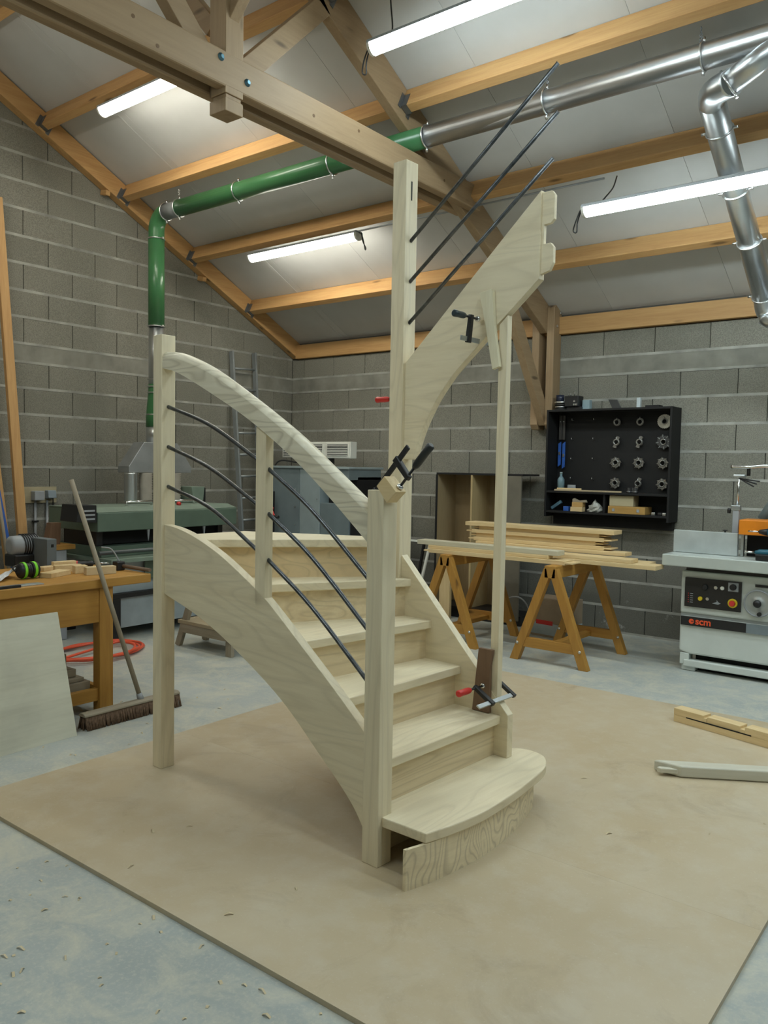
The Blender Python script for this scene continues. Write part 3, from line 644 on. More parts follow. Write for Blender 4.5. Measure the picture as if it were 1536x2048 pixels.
# hammer-like bar with screwdriver
a, b_ = onb(240, 1140), onb(300, 1147)
h = thing('sash_clamp', 'rusty bar of a sash clamp at the corner of the workbench', 'clamp', a)
MB().cyl(a+Vector((0, 0, .03)), b_+Vector((0, 0, .022)), .012, 10).build('rusty_bar', plain('rust', (.17, .11, .07), .8), h)
B(a+Vector((-.03, -.04, 0)), a+Vector((.03, .02, .06))).build('jaw', M_BLACK, h, .006)
MB().tube(spline([a+Vector((0, 0, .05)), a+Vector((-.02, -.05, .14)), a+Vector((-.03, -.12, .16))], 6), .005, 6).build('cable', M_PVC, h)
a = onb(172, 1133); h = thing('screwdriver', 'black and red handled screwdriver lying behind the pine offcuts', 'screwdriver', a)
d = Vector((.5, .86, 0)).normalized()
MB().lathe(a+Vector((0, 0, .02)), d, [(-.07, .012), (-.062, .02), (-.05, .021), (-.045, .017), (.02, .017), (.03, .02), (.045, .018), (.05, .008)], 12).build('handle', M_BLACK, h)
MB().lathe(a+Vector((0, 0, .02)), d, [(-.074, .010), (-.066, .0205), (-.054, .0215)], 12).build('red_end', M_RED, h)
MB().cyl(a+Vector((0, 0, .02))+d*.05, a+Vector((0, 0, .02))+d*.15, .004, 6).build('shaft', M_CHROME, h)
# leaning white panel
q0, q1 = fl(-60, 1524), fl(157, 1470)
y0, y1 = 1.7, q1.y
tag(MB().prism([(-4.196, 0), (-4.184, 0), (-4.386, .690), (-4.398, .690)], 'y', y0, y1-.012).build('plywood_sheet', M_PLY, None, .001), 'whitish plywood sheet leaning against the workbench', 'board')
# broom
bh0, bh1 = Vector((-4.19, 2.60, 0)), Vector((-4.19, 3.27, 0))
br = thing('broom', 'wide workshop broom with wooden handle leaning on the workbench', 'broom', (-4.25, 2.93, 0))
MB().prism([(-4.285, .078), (-4.215, .078), (-4.215, .090), (-4.235, .10), (-4.265, .10), (-4.285, .090)], 'y', 2.59, 3.27).build('head', oldwood('Y'), br, .004)
m = MB()
for i in range(110):
    for j in range(4):
        yy = 2.60+.0061*i; xx = -4.275+.017*j; s = random.uniform(-.008, .008)
        m.tube([(xx, yy, .080), (xx+(j-1.5)*.012+s*.5, yy+s, .001)], [.005, .006], 4)
m.build('bristles', plain('bristle_brown', (.17, .105, .065), .9, 0, .4, 60), br)['kind'] = 'stuff'
hp = Vector((-4.255, 3.0, .09)); hq = atx(205, 1157, BX+.018); hd = (hq-hp).normalized()
MB().cyl(hp, hp+hd*1.43, .0145, 12).build('handle', oldwood('Z'), br)
MB().lathe(hp-hd*.005, hd, [(0, .022), (.05, .018)], 10).build('socket', M_PVC, br)
# red hose on the floor
c = Vector((-5.93, 3.72, .02)); pts = []
for k in range(74):
    a_ = 2*pi*k/22; rr = .30+.05*sin(k*.31); pts.append(c+Vector((rr*cos(a_)*.9+.02*(k//22), rr*sin(a_)*1.25-.03*(k//22), .0+.009*(k//22)+.006*sin(k))))
pts += [c+Vector((.1, -.5, .02)), c+Vector((-.3, -.7, .2)), c+Vector((-.6, -.5, .02))]
tag(MB().tube(spline(pts, 3), .011, 8).build('air_hose', plain('orange_red_hose', (.75, .10, .04), .4)), 'coiled orange-red air hose on the floor behind the workbench', 'hose')

# ================================================================ LEANING TIMBERS, SOCKETS ON THE GABLE WALL
for (xa, ya, xb, yb_, wd, lab) in ((-7.36, 3.665, -7.10, 3.80, .085, 'tall thick plank leaning upright against the gable wall at the left edge'), (-7.34, 3.42, -7.12, 3.69, .06, 'narrower plank leaning left of the thick plank'),):
    zt = 3.93 if wd > .07 else 3.3
    tag(MB().beam((xb, yb_, .02), (xa, ya, zt), .045, wd, (0, 1, 0)).build('leaning_plank', beamwood('Z'), None, .004), lab, 'plank')
tag(MB().beam((-6.85, 3.50, .0), (-7.2, 3.30, 2.0), .03, .045, (0, 1, 0)).build('leaning_batten', oldwood('Z'), None, .003), 'thin grey batten leaning beside the blue bar at the left edge', 'batten')
tag(MB().beam((-6.95, 3.69, .0), (-7.17, 3.53, 1.45), .03, .028, (0, 1, 0)).build('blue_bar', M_BLUE, None, .003), 'blue painted bar leaning at the left edge', 'bar')
rk = thing('rubber_mallet', 'grey headed rubber mallet leaning among the planks at the left edge', 'mallet', (-7.05, 3.55, 0))
MB().cyl((-6.90, 3.60, .01), (-7.18, 3.50, 1.70), .016, 8).build('shaft', oldwood('Z'), rk)
MB().lathe((-7.18, 3.45, 1.74), (.2, .2, 1), [(-.07, .05), (-.05, .062), (.03, .062), (.06, .05), (.075, .02)], 16).build('head', plain('rubber_grey', (.17, .18, .17), .8), rk)
sk = thing('socket_board', 'plywood board with two grey sockets on the gable wall', 'socket', (XG, 4.08, 1.16))
B((XG+.003, 3.89, 1.163), (XG+.025, 4.262, 1.318)).build('board', wood('ply_board', (.48, .42, .28), (.40, .34, .21), 'Y'), sk, .001)
B((XG+.025, 4.00, 1.19), (XG+.10, 4.10, 1.28)).build('junction_box', M_PVC, sk, .006)
MB().prism([(XG+.025, 1.2), (XG+.10, 1.21), (XG+.085, 1.285), (XG+.025, 1.285)], 'y', 4.14, 4.225).build('socket', plain('socket_blue_grey', (.22, .27, .31), .4), sk, .006)
for yy in (4.045, 4.165): MB().cyl((XG+.02, yy, .3), (XG+.02, yy, 1.19), .0125, 10).build('conduit', M_PVC, sk)
B((XG+.003, 4.02, .98), (XG+.04, 4.07, .995)).build('clip', M_BLACK, sk)
MB().tube(spline([(XG+.07, 4.2, 1.21), (XG+.06, 4.205, 1.1), (XG+.03, 4.225, .95), (XG+.03, 4.20, .7), (XG+.03, 4.2, .4)], 8), .007, 6).build('power_cord', M_CORD, sk)
tag(MB().beam((-7.33, 3.93, .3), (-7.41, 3.92, 1.0), .03, .045, (0, 1, 0)).build('white_batten', M_WHITE, None, .003), 'short white batten leaning behind the bench machine', 'batten')

# ================================================================ GREEN PLANER
pl = thing('thickness_planer', 'large green thickness planer against the gable wall', 'planer', (-6.6, 4.75, 0))
B((-7.0, 4.03, .37), (-6.18, 5.38, .415)).build('frame', M_BLACK, pl, .006)
for yy in (4.06, 5.28):
    for xx in (-6.26, -6.98):
        B((xx, yy, 0), (xx+.08, yy+.09, .37)).build('leg', M_BLACK, pl, .005)
B((-6.9, 4.16, .10), (-6.215, 5.27, .37)).build('base_panel', plain('panel_grey', (.36, .41, .43), .5), pl, .003)
B((-6.92, 4.08, .415), (-6.22, 5.35, .70)).build('base_panel', plain('panel_grey', (.36, .41, .43), .5), pl, .003)
B((-6.195, 4.40, .52), (-6.18, 4.62, .70)).build('door', M_MACH, pl, .003)
B((-7.05, 3.97, .70), (-6.05, 5.45, .735)).build('bed', M_MACHL, pl, .003)
B((-6.98, 4.0, .735), (-6.25, 5.42, .83)).build('bed_block', M_MACH, pl, .004)
MB().cyl((-6.13, 3.9, .79), (-6.13, 5.5, .79), .018, 12).build('feed_bar', plain('bar_grey', (.12, .13, .13), .4, .6), pl)
for yy in (4.0, 5.36): B((-6.85, yy, .83), (-6.32, yy+.06, 1.0)).build('column', M_BLACK, pl, .004)
B((-6.8, 4.06, .84), (-6.36, 5.36, .99)).build('cutter_chamber', M_DARK, pl)
MB().prism([(-6.99, 1.16), (-6.34, 1.165), (-6.20, 1.13), (-6.20, .965), (-6.99, .965)], 'y', 3.935, 5.50).build('cover', M_MACH, pl, .008)
MB().prism([(-6.985, 1.161), (-6.345, 1.168), (-6.205, 1.134), (-6.212, 1.13), (-6.345, 1.162), (-6.985, 1.156)], 'y', 3.93, 5.505).build('cover_top', M_MACHL, pl)
MB().prism([(3.73, 1.06), (3.92, 1.045), (3.92, 1.20), (3.75, 1.205)], 'x', -6.45, -6.19).build('control_box', M_BLACK, pl, .006)
for k in range(3): B((-6.1899, 3.80, 1.075+.035*k), (-6.186, 3.90, 1.09+.035*k)).build('label_plate', M_PVC, pl)
ls = MB().tube([(-6.5, 4.42, 1.165), (-6.5, 4.42, 1.20), (-6.5, 4.70, 1.20), (-6.5, 4.70, 1.165)], .012, 10); ls.build('lift_handle', M_CHROME, pl)
MB().tube([(-6.5, 4.95, 1.165), (-6.5, 4.95, 1.20), (-6.5, 5.2, 1.20), (-6.5, 5.2, 1.165)], .012, 10).build('lift_handle', M_CHROME, pl)
MB().lathe((-6.35, 4.90, 1.165), (0, 0, 1), [(0, .02), (.02, .025), (.035, .012)], 12).build('red_knob', M_RED, pl)
MB().prism([(5.32, 1.165), (5.44, 1.165), (5.46, 1.33), (5.29, 1.33)], 'x', -6.9, -6.65).build('motor_box', M_MACHL, pl, .004)
B((-6.88, 5.44, 1.17), (-6.67, 5.49, 1.32)).build('switch', M_BLACK, pl, .004)
for k in range(3): MB().prism([(4.45+.32*k, .965), (4.475+.32*k, .965), (4.463+.32*k, .86)], 'x', -6.23, -6.215).build('chip_finger', M_PVC, pl)
tag(MB().prism([(3.70, .84), (3.82, .84), (3.83, 1.03), (3.74, 1.03)], 'x', -6.68, -6.6).build('red_brown_board', M_BROWN), 'red-brown board end standing left of the planer', 'board')
tag(B((-6.75, 3.45, .80), (-6.52, 3.92, .84)).build('shelf_plank', honey('Y'), None, .003), 'short shelf plank beside the planer', 'plank')
tag(B((-6.74, 3.5, 0), (-6.54, 3.85, .80)).build('plastic_crate', M_PVC, None, .01), 'grey stand under the short shelf plank', 'stand')
# low wooden stool bench behind the corner post
sb = thing('low_bench', 'low wooden step bench behind the outer corner post', 'bench', (-5.3, 4.5, 0))
B((-5.62, 4.33, .205), (-4.96, 4.68, .235)).build('top', wood('grey_pine', (.42, .34, .22), (.33, .26, .16), 'X'), sb, .003)
B((-5.60, 4.335, .13), (-4.98, 4.36, .205)).build('rail', oldwood('X'), sb, .002)
for a, b_ in (((-5.66, 4.37), (-5.50, 4.37)), ((-5.66, 4.66), (-5.50, 4.66))): MB().beam((a[0], a[1], 0), (b_[0]+.02, b_[1], .43), .035, .06, (1, 0, 0)).build('leg', oldwood('Z'), sb, .002)
for yy in (4.36, 4.64): B((-5.04, yy, 0), (-4.97, yy+.035, .205)).build('leg', oldwood('Z'), sb, .002)

# ================================================================ CORNER: LADDER, GREY CABINET, GRILLES
ld = thing('ladder', 'aluminium ladder leaning in the corner against the gable wall', 'ladder', (-7.1, 6.6, 0))
la, lb = Vector((-7.0, 6.35, .0)), Vector((-7.405, 6.47, 2.90))
la2, lb2 = Vector((-7.0, 6.66, .0)), Vector((-7.405, 6.83, 2.92))
for a, b_ in ((la, lb), (la2, lb2)): MB().beam(a, b_, .025, .065, (1, 0, 0)).build('stile', M_LBLK, ld, .003)
for k in range(11):
    f = (k+.6)/11.4; MB().cyl(la.lerp(lb, f), la2.lerp(lb2, f), .014, 8).build('rung', M_LBLK, ld)
mc = thing('grey_machine_cabinet', 'large grey sheet metal machine cabinet in the back corner', 'machine', (-6.2, 7.0, 0))
B((-6.78, 6.55, 0), (-6.345, 7.1, 1.535)).build('left_door', M_CABG, mc, .004)
B((-6.34, 6.55, 0), (-6.04, 7.1, 1.535)).build('middle_panel', M_CABL, mc, .004)
B((-6.035, 6.56, 0), (-5.62, 7.1, 1.16)).build('right_panel', M_CABG, mc, .004)
B((-6.035, 6.70, 1.16), (-5.62, 7.1, 1.45)).build('niche', M_DARK, mc)
B((-6.035, 6.55, 1.42), (-5.62, 7.1, 1.535)).build('top_panel', M_CABG, mc, .004)
B((-6.79, 6.53, 1.535), (-5.60, 7.12, 1.56)).build('lid', M_CABL, mc, .003)
B((-5.615, 6.58, 0), (-5.35, 7.1, 1.05)).build('dark_annex', M_BLACK, mc, .005)
for k in range(6): MB().cyl((-6.075 if k % 2 else -6.41, 6.549, .9+.1*k), (-6.075 if k % 2 else -6.41, 6.543, .9+.1*k), .006, 8).build('rivet', M_ZINC, mc)
MB().tube(spline([(-6.74, 6.54, .9), (-6.77, 6.52, 1.3), (-6.75, 6.6, 1.60), (-6.5, 6.7, 1.60), (-6.3, 6.75, 1.62)], 8), .009, 6).build('cable', M_CORD, mc)
lv = thing('red_lever', 'red lever handle on a dark upright before the grey cabinet', 'lever', (-6.7, 6.45, 0))
B((-6.70, 6.40, 0), (-6.64, 6.46, 1.27)).build('upright', M_BLACK, lv, .004)
MB().tube(spline([(-6.67, 6.40, 1.12), (-6.60, 6.38, 1.05), (-6.52, 6.36, .96)], 6), .010, 8).build('arm', M_RED, lv)
MB().lathe((-6.60, 6.37, 1.08), (0, 0, 1), [(-.02, .012), (-.01, .022), (.01, .022), (.02, .012)], 10).build('knob', M_RED, lv)
MB().cyl((-6.54, 6.34, .99), (-6.46, 6.34, .99), .018, 10).build('grip', M_BLACK, lv)
gu = thing('vent_unit', 'white unit with three louvred grilles above the grey cabinet', 'vent', (-6.5, 6.98, 1.56))
B((-7.06, 6.99, 1.655), (-5.98, 7.10, 1.845)).build('case', M_WHITE, gu, .004)
for k, (a, b_) in enumerate(((-7.05, -6.82), (-6.78, -6.38), (-6.34, -5.99))):
    B((a, 6.975, 1.66), (b_, 6.99, 1.84)).build('grille_frame', M_WHITE, gu, .003)
    B((a+.02, 6.973, 1.685), (b_-.02, 6.976, 1.815)).build('grille_dark', M_DARK, gu)
    for q in range(7): B((a+.02, 6.962, 1.688+.0185*q), (b_-.02, 6.975, 1.697+.0185*q)).build('slat', M_WHITE, gu)
B((-6.7, 7.0, 1.561), (-6.3, 7.08, 1.655)).build('bracket', M_BLACK, gu)

# ================================================================ BACK WALL: CARCASS, FRAME, BOX
cc = thing('open_carcass', 'tall open wooden cabinet carcass leaning on the back wall', 'cabinet', (-4.4, 7.3, 0))
B((-4.886, 7.112, .12), (-4.864, 7.12, 1.50)).build('edge_strip', M_BLACK, cc)
for a, b_, mt in ((-4.885, -4.865, wood('carcass_left', (.40, .31, .18), (.33, .25, .13), 'Z')), (-4.455, -4.435, wood('carcass_mid', (.55, .42, .22), (.45, .33, .16), 'Z')), (-4.08, -4.06, oldwood('Z'))): B((a, 7.12, .12), (b_, 7.48, 1.50)).build('side', mt, cc, .001)
B((-4.885, 7.12, 1.50), (-3.86, 7.48, 1.52)).build('top', M_BLACK, cc, .001)
B((-4.885, 7.12, .10), (-4.06, 7.48, .12)).build('bottom', M_BLACK, cc, .001)
B((-4.865, 7.47, .12), (-4.08, 7.48, 1.5)).build('back', wood('carcass_back', (.33, .24, .13), (.27, .19, .09), 'Z'), cc)
B((-4.058, 7.10, .06), (-3.86, 7.12, 1.50)).build('door', plain('grey_brown_board', (.165, .15, .115), .6), cc, .001)
B((-4.885, 7.15, 0), (-3.86, 7.48, .10)).build('plinth', M_BLACK, cc)
fr_ = thing('folding_stand', 'white metal folding stand standing behind the left trestle', 'stand', (-4.95, 7.0, 0))
MB().beam((-5.25, 6.9, .80), (-4.86, 7.0, .785), .02, .02).build('top_rail', M_WHITE, fr_)
MB().beam((-4.86, 7.0, .785), (-5.03, 6.95, .0), .022, .022, (1, 0, 0)).build('leg', M_WHITE, fr_)
MB().beam((-5.25, 6.9, .80), (-5.40, 6.9, .0), .022, .022, (1, 0, 0)).build('leg', M_WHITE, fr_)
MB().beam((-4.96, 7.03, .78), (-5.08, 7.0, .0), .03, .02, (1, 0, 0)).build('dark_leg', M_BLACK, fr_)
cb = thing('cardboard_box', 'small cardboard box with a red label under the right trestle', 'box', (-3.42, 7.0, 0))
Mx = Matrix.Translation((-3.40, 6.98, 0)) @ Matrix.Rotation(rad(-6), 4, 'Z')
MB().box((-.2, -.1, .13), (.2, .16, .36), Mx).build('body', M_CARD, cb, .003)
MB().box((-.201, -.101, .02), (.201, .161, .13), Mx).build('pale_band', plain('pale_carton', (.42, .47, .47), .7), cb, .002)
MB().box((-.14, -.1035, .115), (.04, -.101, .155), Mx).build('red_label', M_RED, cb)
MB().box((-.2, -.1, 0), (.2, .16, .02), Mx).build('base', M_CARD, cb)
tag(MB().tube(spline([(-4.0, 6.95, .02), (-3.9, 6.9, .28), (-3.75, 6.93, .33), (-3.62, 6.9, .2), (-3.66, 6.85, .02)], 8), .008, 6).build('loose_cable', M_PVC), 'grey loose cable arching beside the cardboard box', 'cable')
tag(B((-4.75, 7.02, 0), (-4.62, 7.06, .62)).build('leaning_offcut', pine('Z'), None, .002), 'pale upright offcut standing before the carcass', 'offcut')

# ================================================================ TRESTLES AND STACKED BOARDS
def trestle(xc, y0, y1, label):
    t = thing('trestle', label, 'trestle', (xc, (y0+y1)/2, 0), 'wooden trestles under the stacked boards')
    B((xc-.05, y0-.03, .70), (xc+.05, y1+.03, .80)).build('beam', honey('Y'), t, .005)
    for yy in (y0, y1):
        for s in (-1, 1):
            MB().prism([(xc+s*.345, 0), (xc+s*.27, 0), (xc+s*.012, .70), (xc+s*.03, .78), (xc+s*.055, .78)], 'y', yy-.03, yy+.03).build('leg', honey('Z'), t, .003)
        B((xc-.255, yy-.022, .115), (xc+.255, yy+.022, .195)).build('cross_rail', honey('X'), t, .003)
        for s in (-1, 1): MB().lathe((xc+s*.275, yy-.03, .145), (0, -1, 0), [(0, .013), (.004, .013), (.009, .006)], 8).build('bolt', M_ZINC, t)
    B((xc-.03, y0+.02, .125), (xc+.03, y1-.02, .165)).build('stretcher', honey('Y'), t, .003)
    return t
trestle(-2.93, 5.93, 6.70, 'honey brown trestle in front of the cardboard box')
trestle(-3.99, 6.0, 6.73, 'honey brown trestle half hidden by the upright batten')
def board(x0, x1, y0, y1, z0, z1, lab, tongue=False, mt=None):
    m = MB().box((x0, y0, z0), (x1, y1, z1))
    if tongue: m.box((x1-.001, y0, z0+.011), (x1+.065, y1-.01, z1-.011)).box((x0-.055, y0, z0+.011), (x0+.001, y1-.01, z1-.011))
    tag(m.build('planed_board', mt or pine('X'), None, .003), lab, 'board', 'planed boards on the trestles')
Z = .80
board(-4.20, -2.86, 6.02, 6.20, Z, Z+.035, 'pale planed board at the front, resting on both trestles', True)
board(-4.22, -3.02, 6.04, 6.13, Z+.036, Z+.066, 'narrow pale board second from below in the front pile', False)
board(-4.35, -2.94, 6.05, 6.18, Z+.067, Z+.107, 'rounded pale board on top of the front pile', False, wood('pine_greyed', (.66, .62, .47), (.54, .48, .33), 'X'))
board(-4.10, -2.20, 6.24, 6.42, Z, Z+.035, 'longest pale board reaching right on the bottom layer')
board(-4.05, -2.40, 6.25, 6.40, Z+.036, Z+.068, 'long pale board on the second layer, right side')
board(-3.90, -2.32, 6.44, 6.58, Z, Z+.034, 'pale board at the rear of the bottom layer')
board(-3.95, -2.52, 6.42, 6.57, Z+.069, Z+.10, 'pale board on the third layer, right side')
board(-4.0, -2.72, 6.46, 6.62, Z+.101, Z+.135, 'pale tenoned board at the base of the high pile', True)
board(-3.98, -2.80, 6.475, 6.62, Z+.136, Z+.17, 'pale tenoned board second from below in the high pile', True)
board(-4.02, -2.72, 6.455, 6.61, Z+.171, Z+.205, 'pale tenoned board third from below in the high pile', True)
board(-3.95, -2.77, 6.47, 6.61, Z+.206, Z+.236, 'pale tenoned board fourth from below in the high pile', True)
board(-4.08, -2.63, 6.44, 6.62, Z+.237, Z+.272, 'pale board on the very top of the high pile')

# ================================================================ BLACK TOOL CABINET
Y0, Y1 = 7.284, 7.530
tc = thing('tool_cabinet', 'black open tool cabinet hung on the back wall', 'cabinet', (-3.09, 7.4, 1.1))
B((-3.70, Y1-.012, 1.11), (-2.47, Y1, 2.155)).build('back', M_BLACKM, tc)
for a in (-3.70, -2.49): B((a, Y0, 1.11), (a+.02, Y1-.012, 2.155)).build('side', M_BLACKM, tc, .002)
for nm, z in (('top', 2.135), ('shelf', 1.345), ('bottom', 1.15)): B((-3.68, Y0, z), (-2.49, Y1-.012, z+.02)).build(nm, M_BLACKM, tc, .002)
B((-3.10, Y0+.02, 1.17), (-3.08, Y1-.012, 1.345)).build('divider', M_BLACKM, tc, .002)
B((-3.68, Y1-.08, 1.03), (-2.49, Y1-.012, 1.15)).build('lower_rail', M_BLACKM, tc, .002)
XS = (-3.52, -3.295, -3.06, -2.835, -2.608); ZS = (2.06, 1.87, 1.675, 1.48)
for x in XS:
    for z in ZS: MB().tube([(x, Y1-.014, z), (x, Y1-.055, z), (x, Y1-.058, z+.018)], .0035, 6).build('hook', M_ZINC, tc)
def cutter(x, z, kind, label):
    t = thing('cutter_head', label, 'cutter', (x, Y1-.05, z-.03), 'cutter heads hanging in the tool cabinet')
    cz = z-.026; n = {'saw': 40, 'disc': 8, 'arm': 2, 'ring': 1, 'dark': 8}[kind]; Ro = {'saw': .068, 'disc': .052, 'arm': .056, 'ring': .036, 'dark': .066}[kind]
    body = plain('cutter_steel', (.30, .29, .27), .4, .85, .3, 30) if kind != 'dark' else plain('cutter_dark', (.10, .10, .10), .5, .7)
    if kind == 'saw': body = plain('saw_blade', (.62, .60, .53), .35, .8, .2, 40)
    m = MB(); ri = .019; P = []
    seg = 48
    for k in range(seg):
        a = 2*pi*k/seg; ph = (a*n/(2*pi)) % 1
        r = Ro*(1-.18*ph) if kind in ('disc', 'dark') else (Ro*(1-.07*(k % 2)) if kind == 'saw' else (Ro if (abs(((a-.9) % pi)-.35) < .35) else .033) if kind == 'arm' else Ro*(.95 if k % 2 else 1))
        P.append((r*cos(a), r*sin(a)))
    th = .006 if kind == 'saw' else .016; yb = Y1-.036-th
    vs = [(x+a, yb, cz+b) for a, b in P] + [(x+a, yb+th, cz+b) for a, b in P] + [(x+ri*cos(2*pi*k/seg), yb, cz+ri*sin(2*pi*k/seg)) for k in range(seg)] + [(x+ri*cos(2*pi*k/seg), yb+th, cz+ri*sin(2*pi*k/seg)) for k in range(seg)]
    fs = []
    for k in range(seg):
        j = (k+1) % seg; fs += [(k, j, 2*seg+j, 2*seg+k), (seg+k, 3*seg+k, 3*seg+j, seg+j), (k, seg+k, seg+j, j), (2*seg+k, 2*seg+j, 3*seg+j, 3*seg+k)]
    m.add(vs, fs).build('body', body, t)
    MB().ring((x, yb-.004, cz), (0, 1, 0), .024, .005, 20, 6).build('hub', plain('hub_steel', (.42, .42, .40), .3, .9), t)
    if kind in ('disc', 'dark'):
        for q in range(n):
            a = 2*pi*q/n+.12; c = Vector((x+Ro*.86*cos(a), yb-.002, cz+Ro*.86*sin(a)))
            MB().beam(c-Vector((cos(a), 0, sin(a)))*.012, c+Vector((cos(a), 0, sin(a)))*.012, .006, .008, (0, 1, 0)).build('knife', M_CHROME if kind == 'disc' else M_ALU, t)
KN = [['ring', 'ring', 'saw'], ['arm', 'arm', 'dark'], ['disc', 'disc', 'disc'], ['disc', 'arm', 'disc']]
rown = ['top', 'second', 'third', 'bottom']; coln = ['third from right', 'second from right', 'rightmost']
kn = {'saw': 'bright round saw blade', 'disc': 'toothed round steel cutter head', 'arm': 'two-armed steel cutter head', 'ring': 'small ring shaped cutter', 'dark': 'large dark cutter head'}
for i, z in enumerate(ZS):
    for j in range(3): cutter(XS[2+j], z, KN[i][j], f'{kn[KN[i][j]]} in the black cabinet, {rown[i]} row, {coln[j]}')
# things in and on the cabinet
def small(name, lo, hi, mt, lab, cat, bev=.003): return tag(B(lo, hi).build(name, mt, None, bev), lab, cat)
sh = 1.365; bo = 1.17
bl = thing('spray_bottle', 'pale blue plastic bottle on the cabinet shelf', 'bottle', (-3.56, Y0+.07, sh))
MB().lathe((-3.56, Y0+.07, sh), (0, 0, 1), [(0, .034), (.11, .034), (.135, .02), (.14, .012), (.165, .012)], 16).build('body', plain('bottle_blue', (.16, .25, .29), .3), bl)
MB().lathe((-3.56, Y0+.07, sh+.165), (0, 0, 1), [(0, .014), (.018, .014)], 10).build('cap', plain('bottle_cap', (.25, .33, .35), .4), bl)
small('wooden_lath', (-3.60, Y0+.005, sh), (-2.92, Y0+.03, sh+.016), wood('lath', (.46, .37, .24), (.36, .28, .17), 'X'), 'long wooden lath lying on the cabinet shelf', 'lath')
small('wooden_straightedge', (-3.585, Y0+.032, sh), (-3.33, Y0+.05, sh+.03), pine('X'), 'short pine block behind the lath on the cabinet shelf', 'block')
small('metal_plate', (-3.50, Y0+.09, sh), (-3.42, Y0+.11, sh+.06), M_PVC, 'small grey plate standing beside the blue bottle', 'plate')
sp_ = thing('router_bit_stand', 'dark spindle collar stack at the right of the cabinet shelf', 'collars', (-2.84, Y0+.06, sh))
for k in range(3): MB().lathe((-2.86+.03*k, Y0+.05+.02*(k % 2), sh), (0, 0, 1), [(0, .026), (.02, .026), (.022, .018), (.05, .018)], 12).build('collar', plain('collar_dark', (.12, .12, .12), .4, .8), sp_)
for k, (x, z, mt, l, nm) in enumerate(((-3.645, 1.60, M_BLUE, .25, 'left'), (-3.600, 1.58, M_BLUE, .27, 'right'))):
    t = thing('sliding_square', f'blue try square hanging at the cabinet side, {nm} one', 'square', (x, Y1-.06, z), 'blue squares in the cabinet')
    MB().prism([(x-.014, z), (x+.014, z+.02), (x+.014, z+l), (x-.014, z+l-.02)], 'y', Y1-.06, Y1-.045).build('blade', mt, t, .002)
    B((x-.006, Y1-.066, z+.12), (x+.012, Y1-.06, z+.15)).build('screw', M_ZINC, t)
for k, x in enumerate((-3.64, -3.605)):
    t = thing('hand_plane_iron', f'dark flat guide hanging above the blue squares, {"left" if k == 0 else "right"} one', 'guide', (x, Y1-.06, 1.87), 'dark guides in the cabinet')
    B((x-.014, Y1-.06, 1.87), (x+.014, Y1-.045, 2.11)).build('plate', plain('dark_guide', (.06, .055, .05), .4), t, .003)
    MB().cyl((x, Y1-.066, 2.05), (x, Y1-.06, 2.05), .006, 8).build('rivet', M_ZINC, t)
small('wooden_case', (-3.045, Y0+.01, bo), (-2.69, Y0+.19, bo+.07), wood('case_wood', (.50, .30, .09), (.40, .22, .06), 'X'), 'orange wooden case with two clasps in the lower cabinet', 'case', .004)
cs = bpy.data.objects['wooden_case']
for x in (-2.99, -2.755): MB().box((x-.012, Y0+.005, bo+.022), (x+.012, Y0+.0101, bo+.048)).build('clasp', M_PVC, cs)
small('carton_box', (-3.04, Y0+.03, bo+.071), (-2.81, Y0+.17, bo+.17), wood('beige_box', (.48, .42, .27), (.42, .36, .22), 'X'), 'beige box standing on the orange wooden case', 'box')
small('wood_block', (-3.43, Y0+.02, bo), (-3.31, Y0+.1, bo+.045), pine('X'), 'pale wood block at the bottom of the lower cabinet pile', 'block')
small('wood_block', (-3.42, Y0+.03, bo+.046), (-3.31, Y0+.1, bo+.09), wood('block_o', (.58, .36, .13), (.46, .27, .09), 'X'), 'orange wood block on the pale wood block', 'block')
MBk = MB().prism([(-3.42, bo+.091), (-3.27, bo+.091), (-3.28, bo+.115), (-3.35, bo+.107), (-3.40, bo+.13), (-3.42, bo+.12)], 'y', Y0+.04, Y0+.06)
tag(MBk.build('shaped_template', oldwood('X'), None, .002), 'curved wooden template on the orange wood block', 'template')
m = MB(); n = 14; rngs = []
for i in range(7):
    f = i/6; rngs.append([( -3.20+(.085-.02*f)*sin(pi*min(1, .35+f*.65))*cos(2*pi*k/n)*random.uniform(.7, 1.15), Y0+.08+.05*sin(pi*min(1, .35+f*.6))*sin(2*pi*k/n)*random.uniform(.7, 1.15), bo+.002+.11*f*random.uniform(.85, 1.15)*(1 if i else 0)) for k in range(n)])
m.add([p for r in rngs for p in r], [(i*n+k, i*n+(k+1) % n, (i+1)*n+(k+1) % n, (i+1)*n+k) for i in range(6) for k in range(n)] + [tuple(range(6*n, 7*n))])
tag(m.build('plastic_bag', plain('cloudy_bag', (.42, .42, .38), .25), None), 'crumpled translucent bag of parts in the lower cabinet', 'bag')
tag(MB().beam((-3.64, Y0+.05, bo+.02), (-3.54, Y0+.05, bo+.09), .03, .03, (0, 1, 0)).build('blue_tool', plain('steel_blue', (.06, .13, .18), .4), None, .003), 'slanted blue tool in the lower left of the cabinet', 'tool')
small('blue_cube', (-3.515, Y0+.04, bo), (-3.46, Y0+.09, bo+.045), M_BLUE, 'small blue box beside the slanted blue tool', 'box')
for k, x in enumerate((-2.62, -2.56, -2.52)): small('steel_collar', (x-.018, Y0+.02, bo), (x+.018, Y0+.055, bo+.028), M_ZINC if k != 1 else M_BLACK, f'small metal collar at the lower right of the cabinet, {["left", "middle", "right"][k]} one', 'collar', .006)
tz = 2.1555
ck = thing('spindle_collars', 'stack of black spindle rings on the cabinet top', 'rings', (-3.60, Y0+.1, tz))
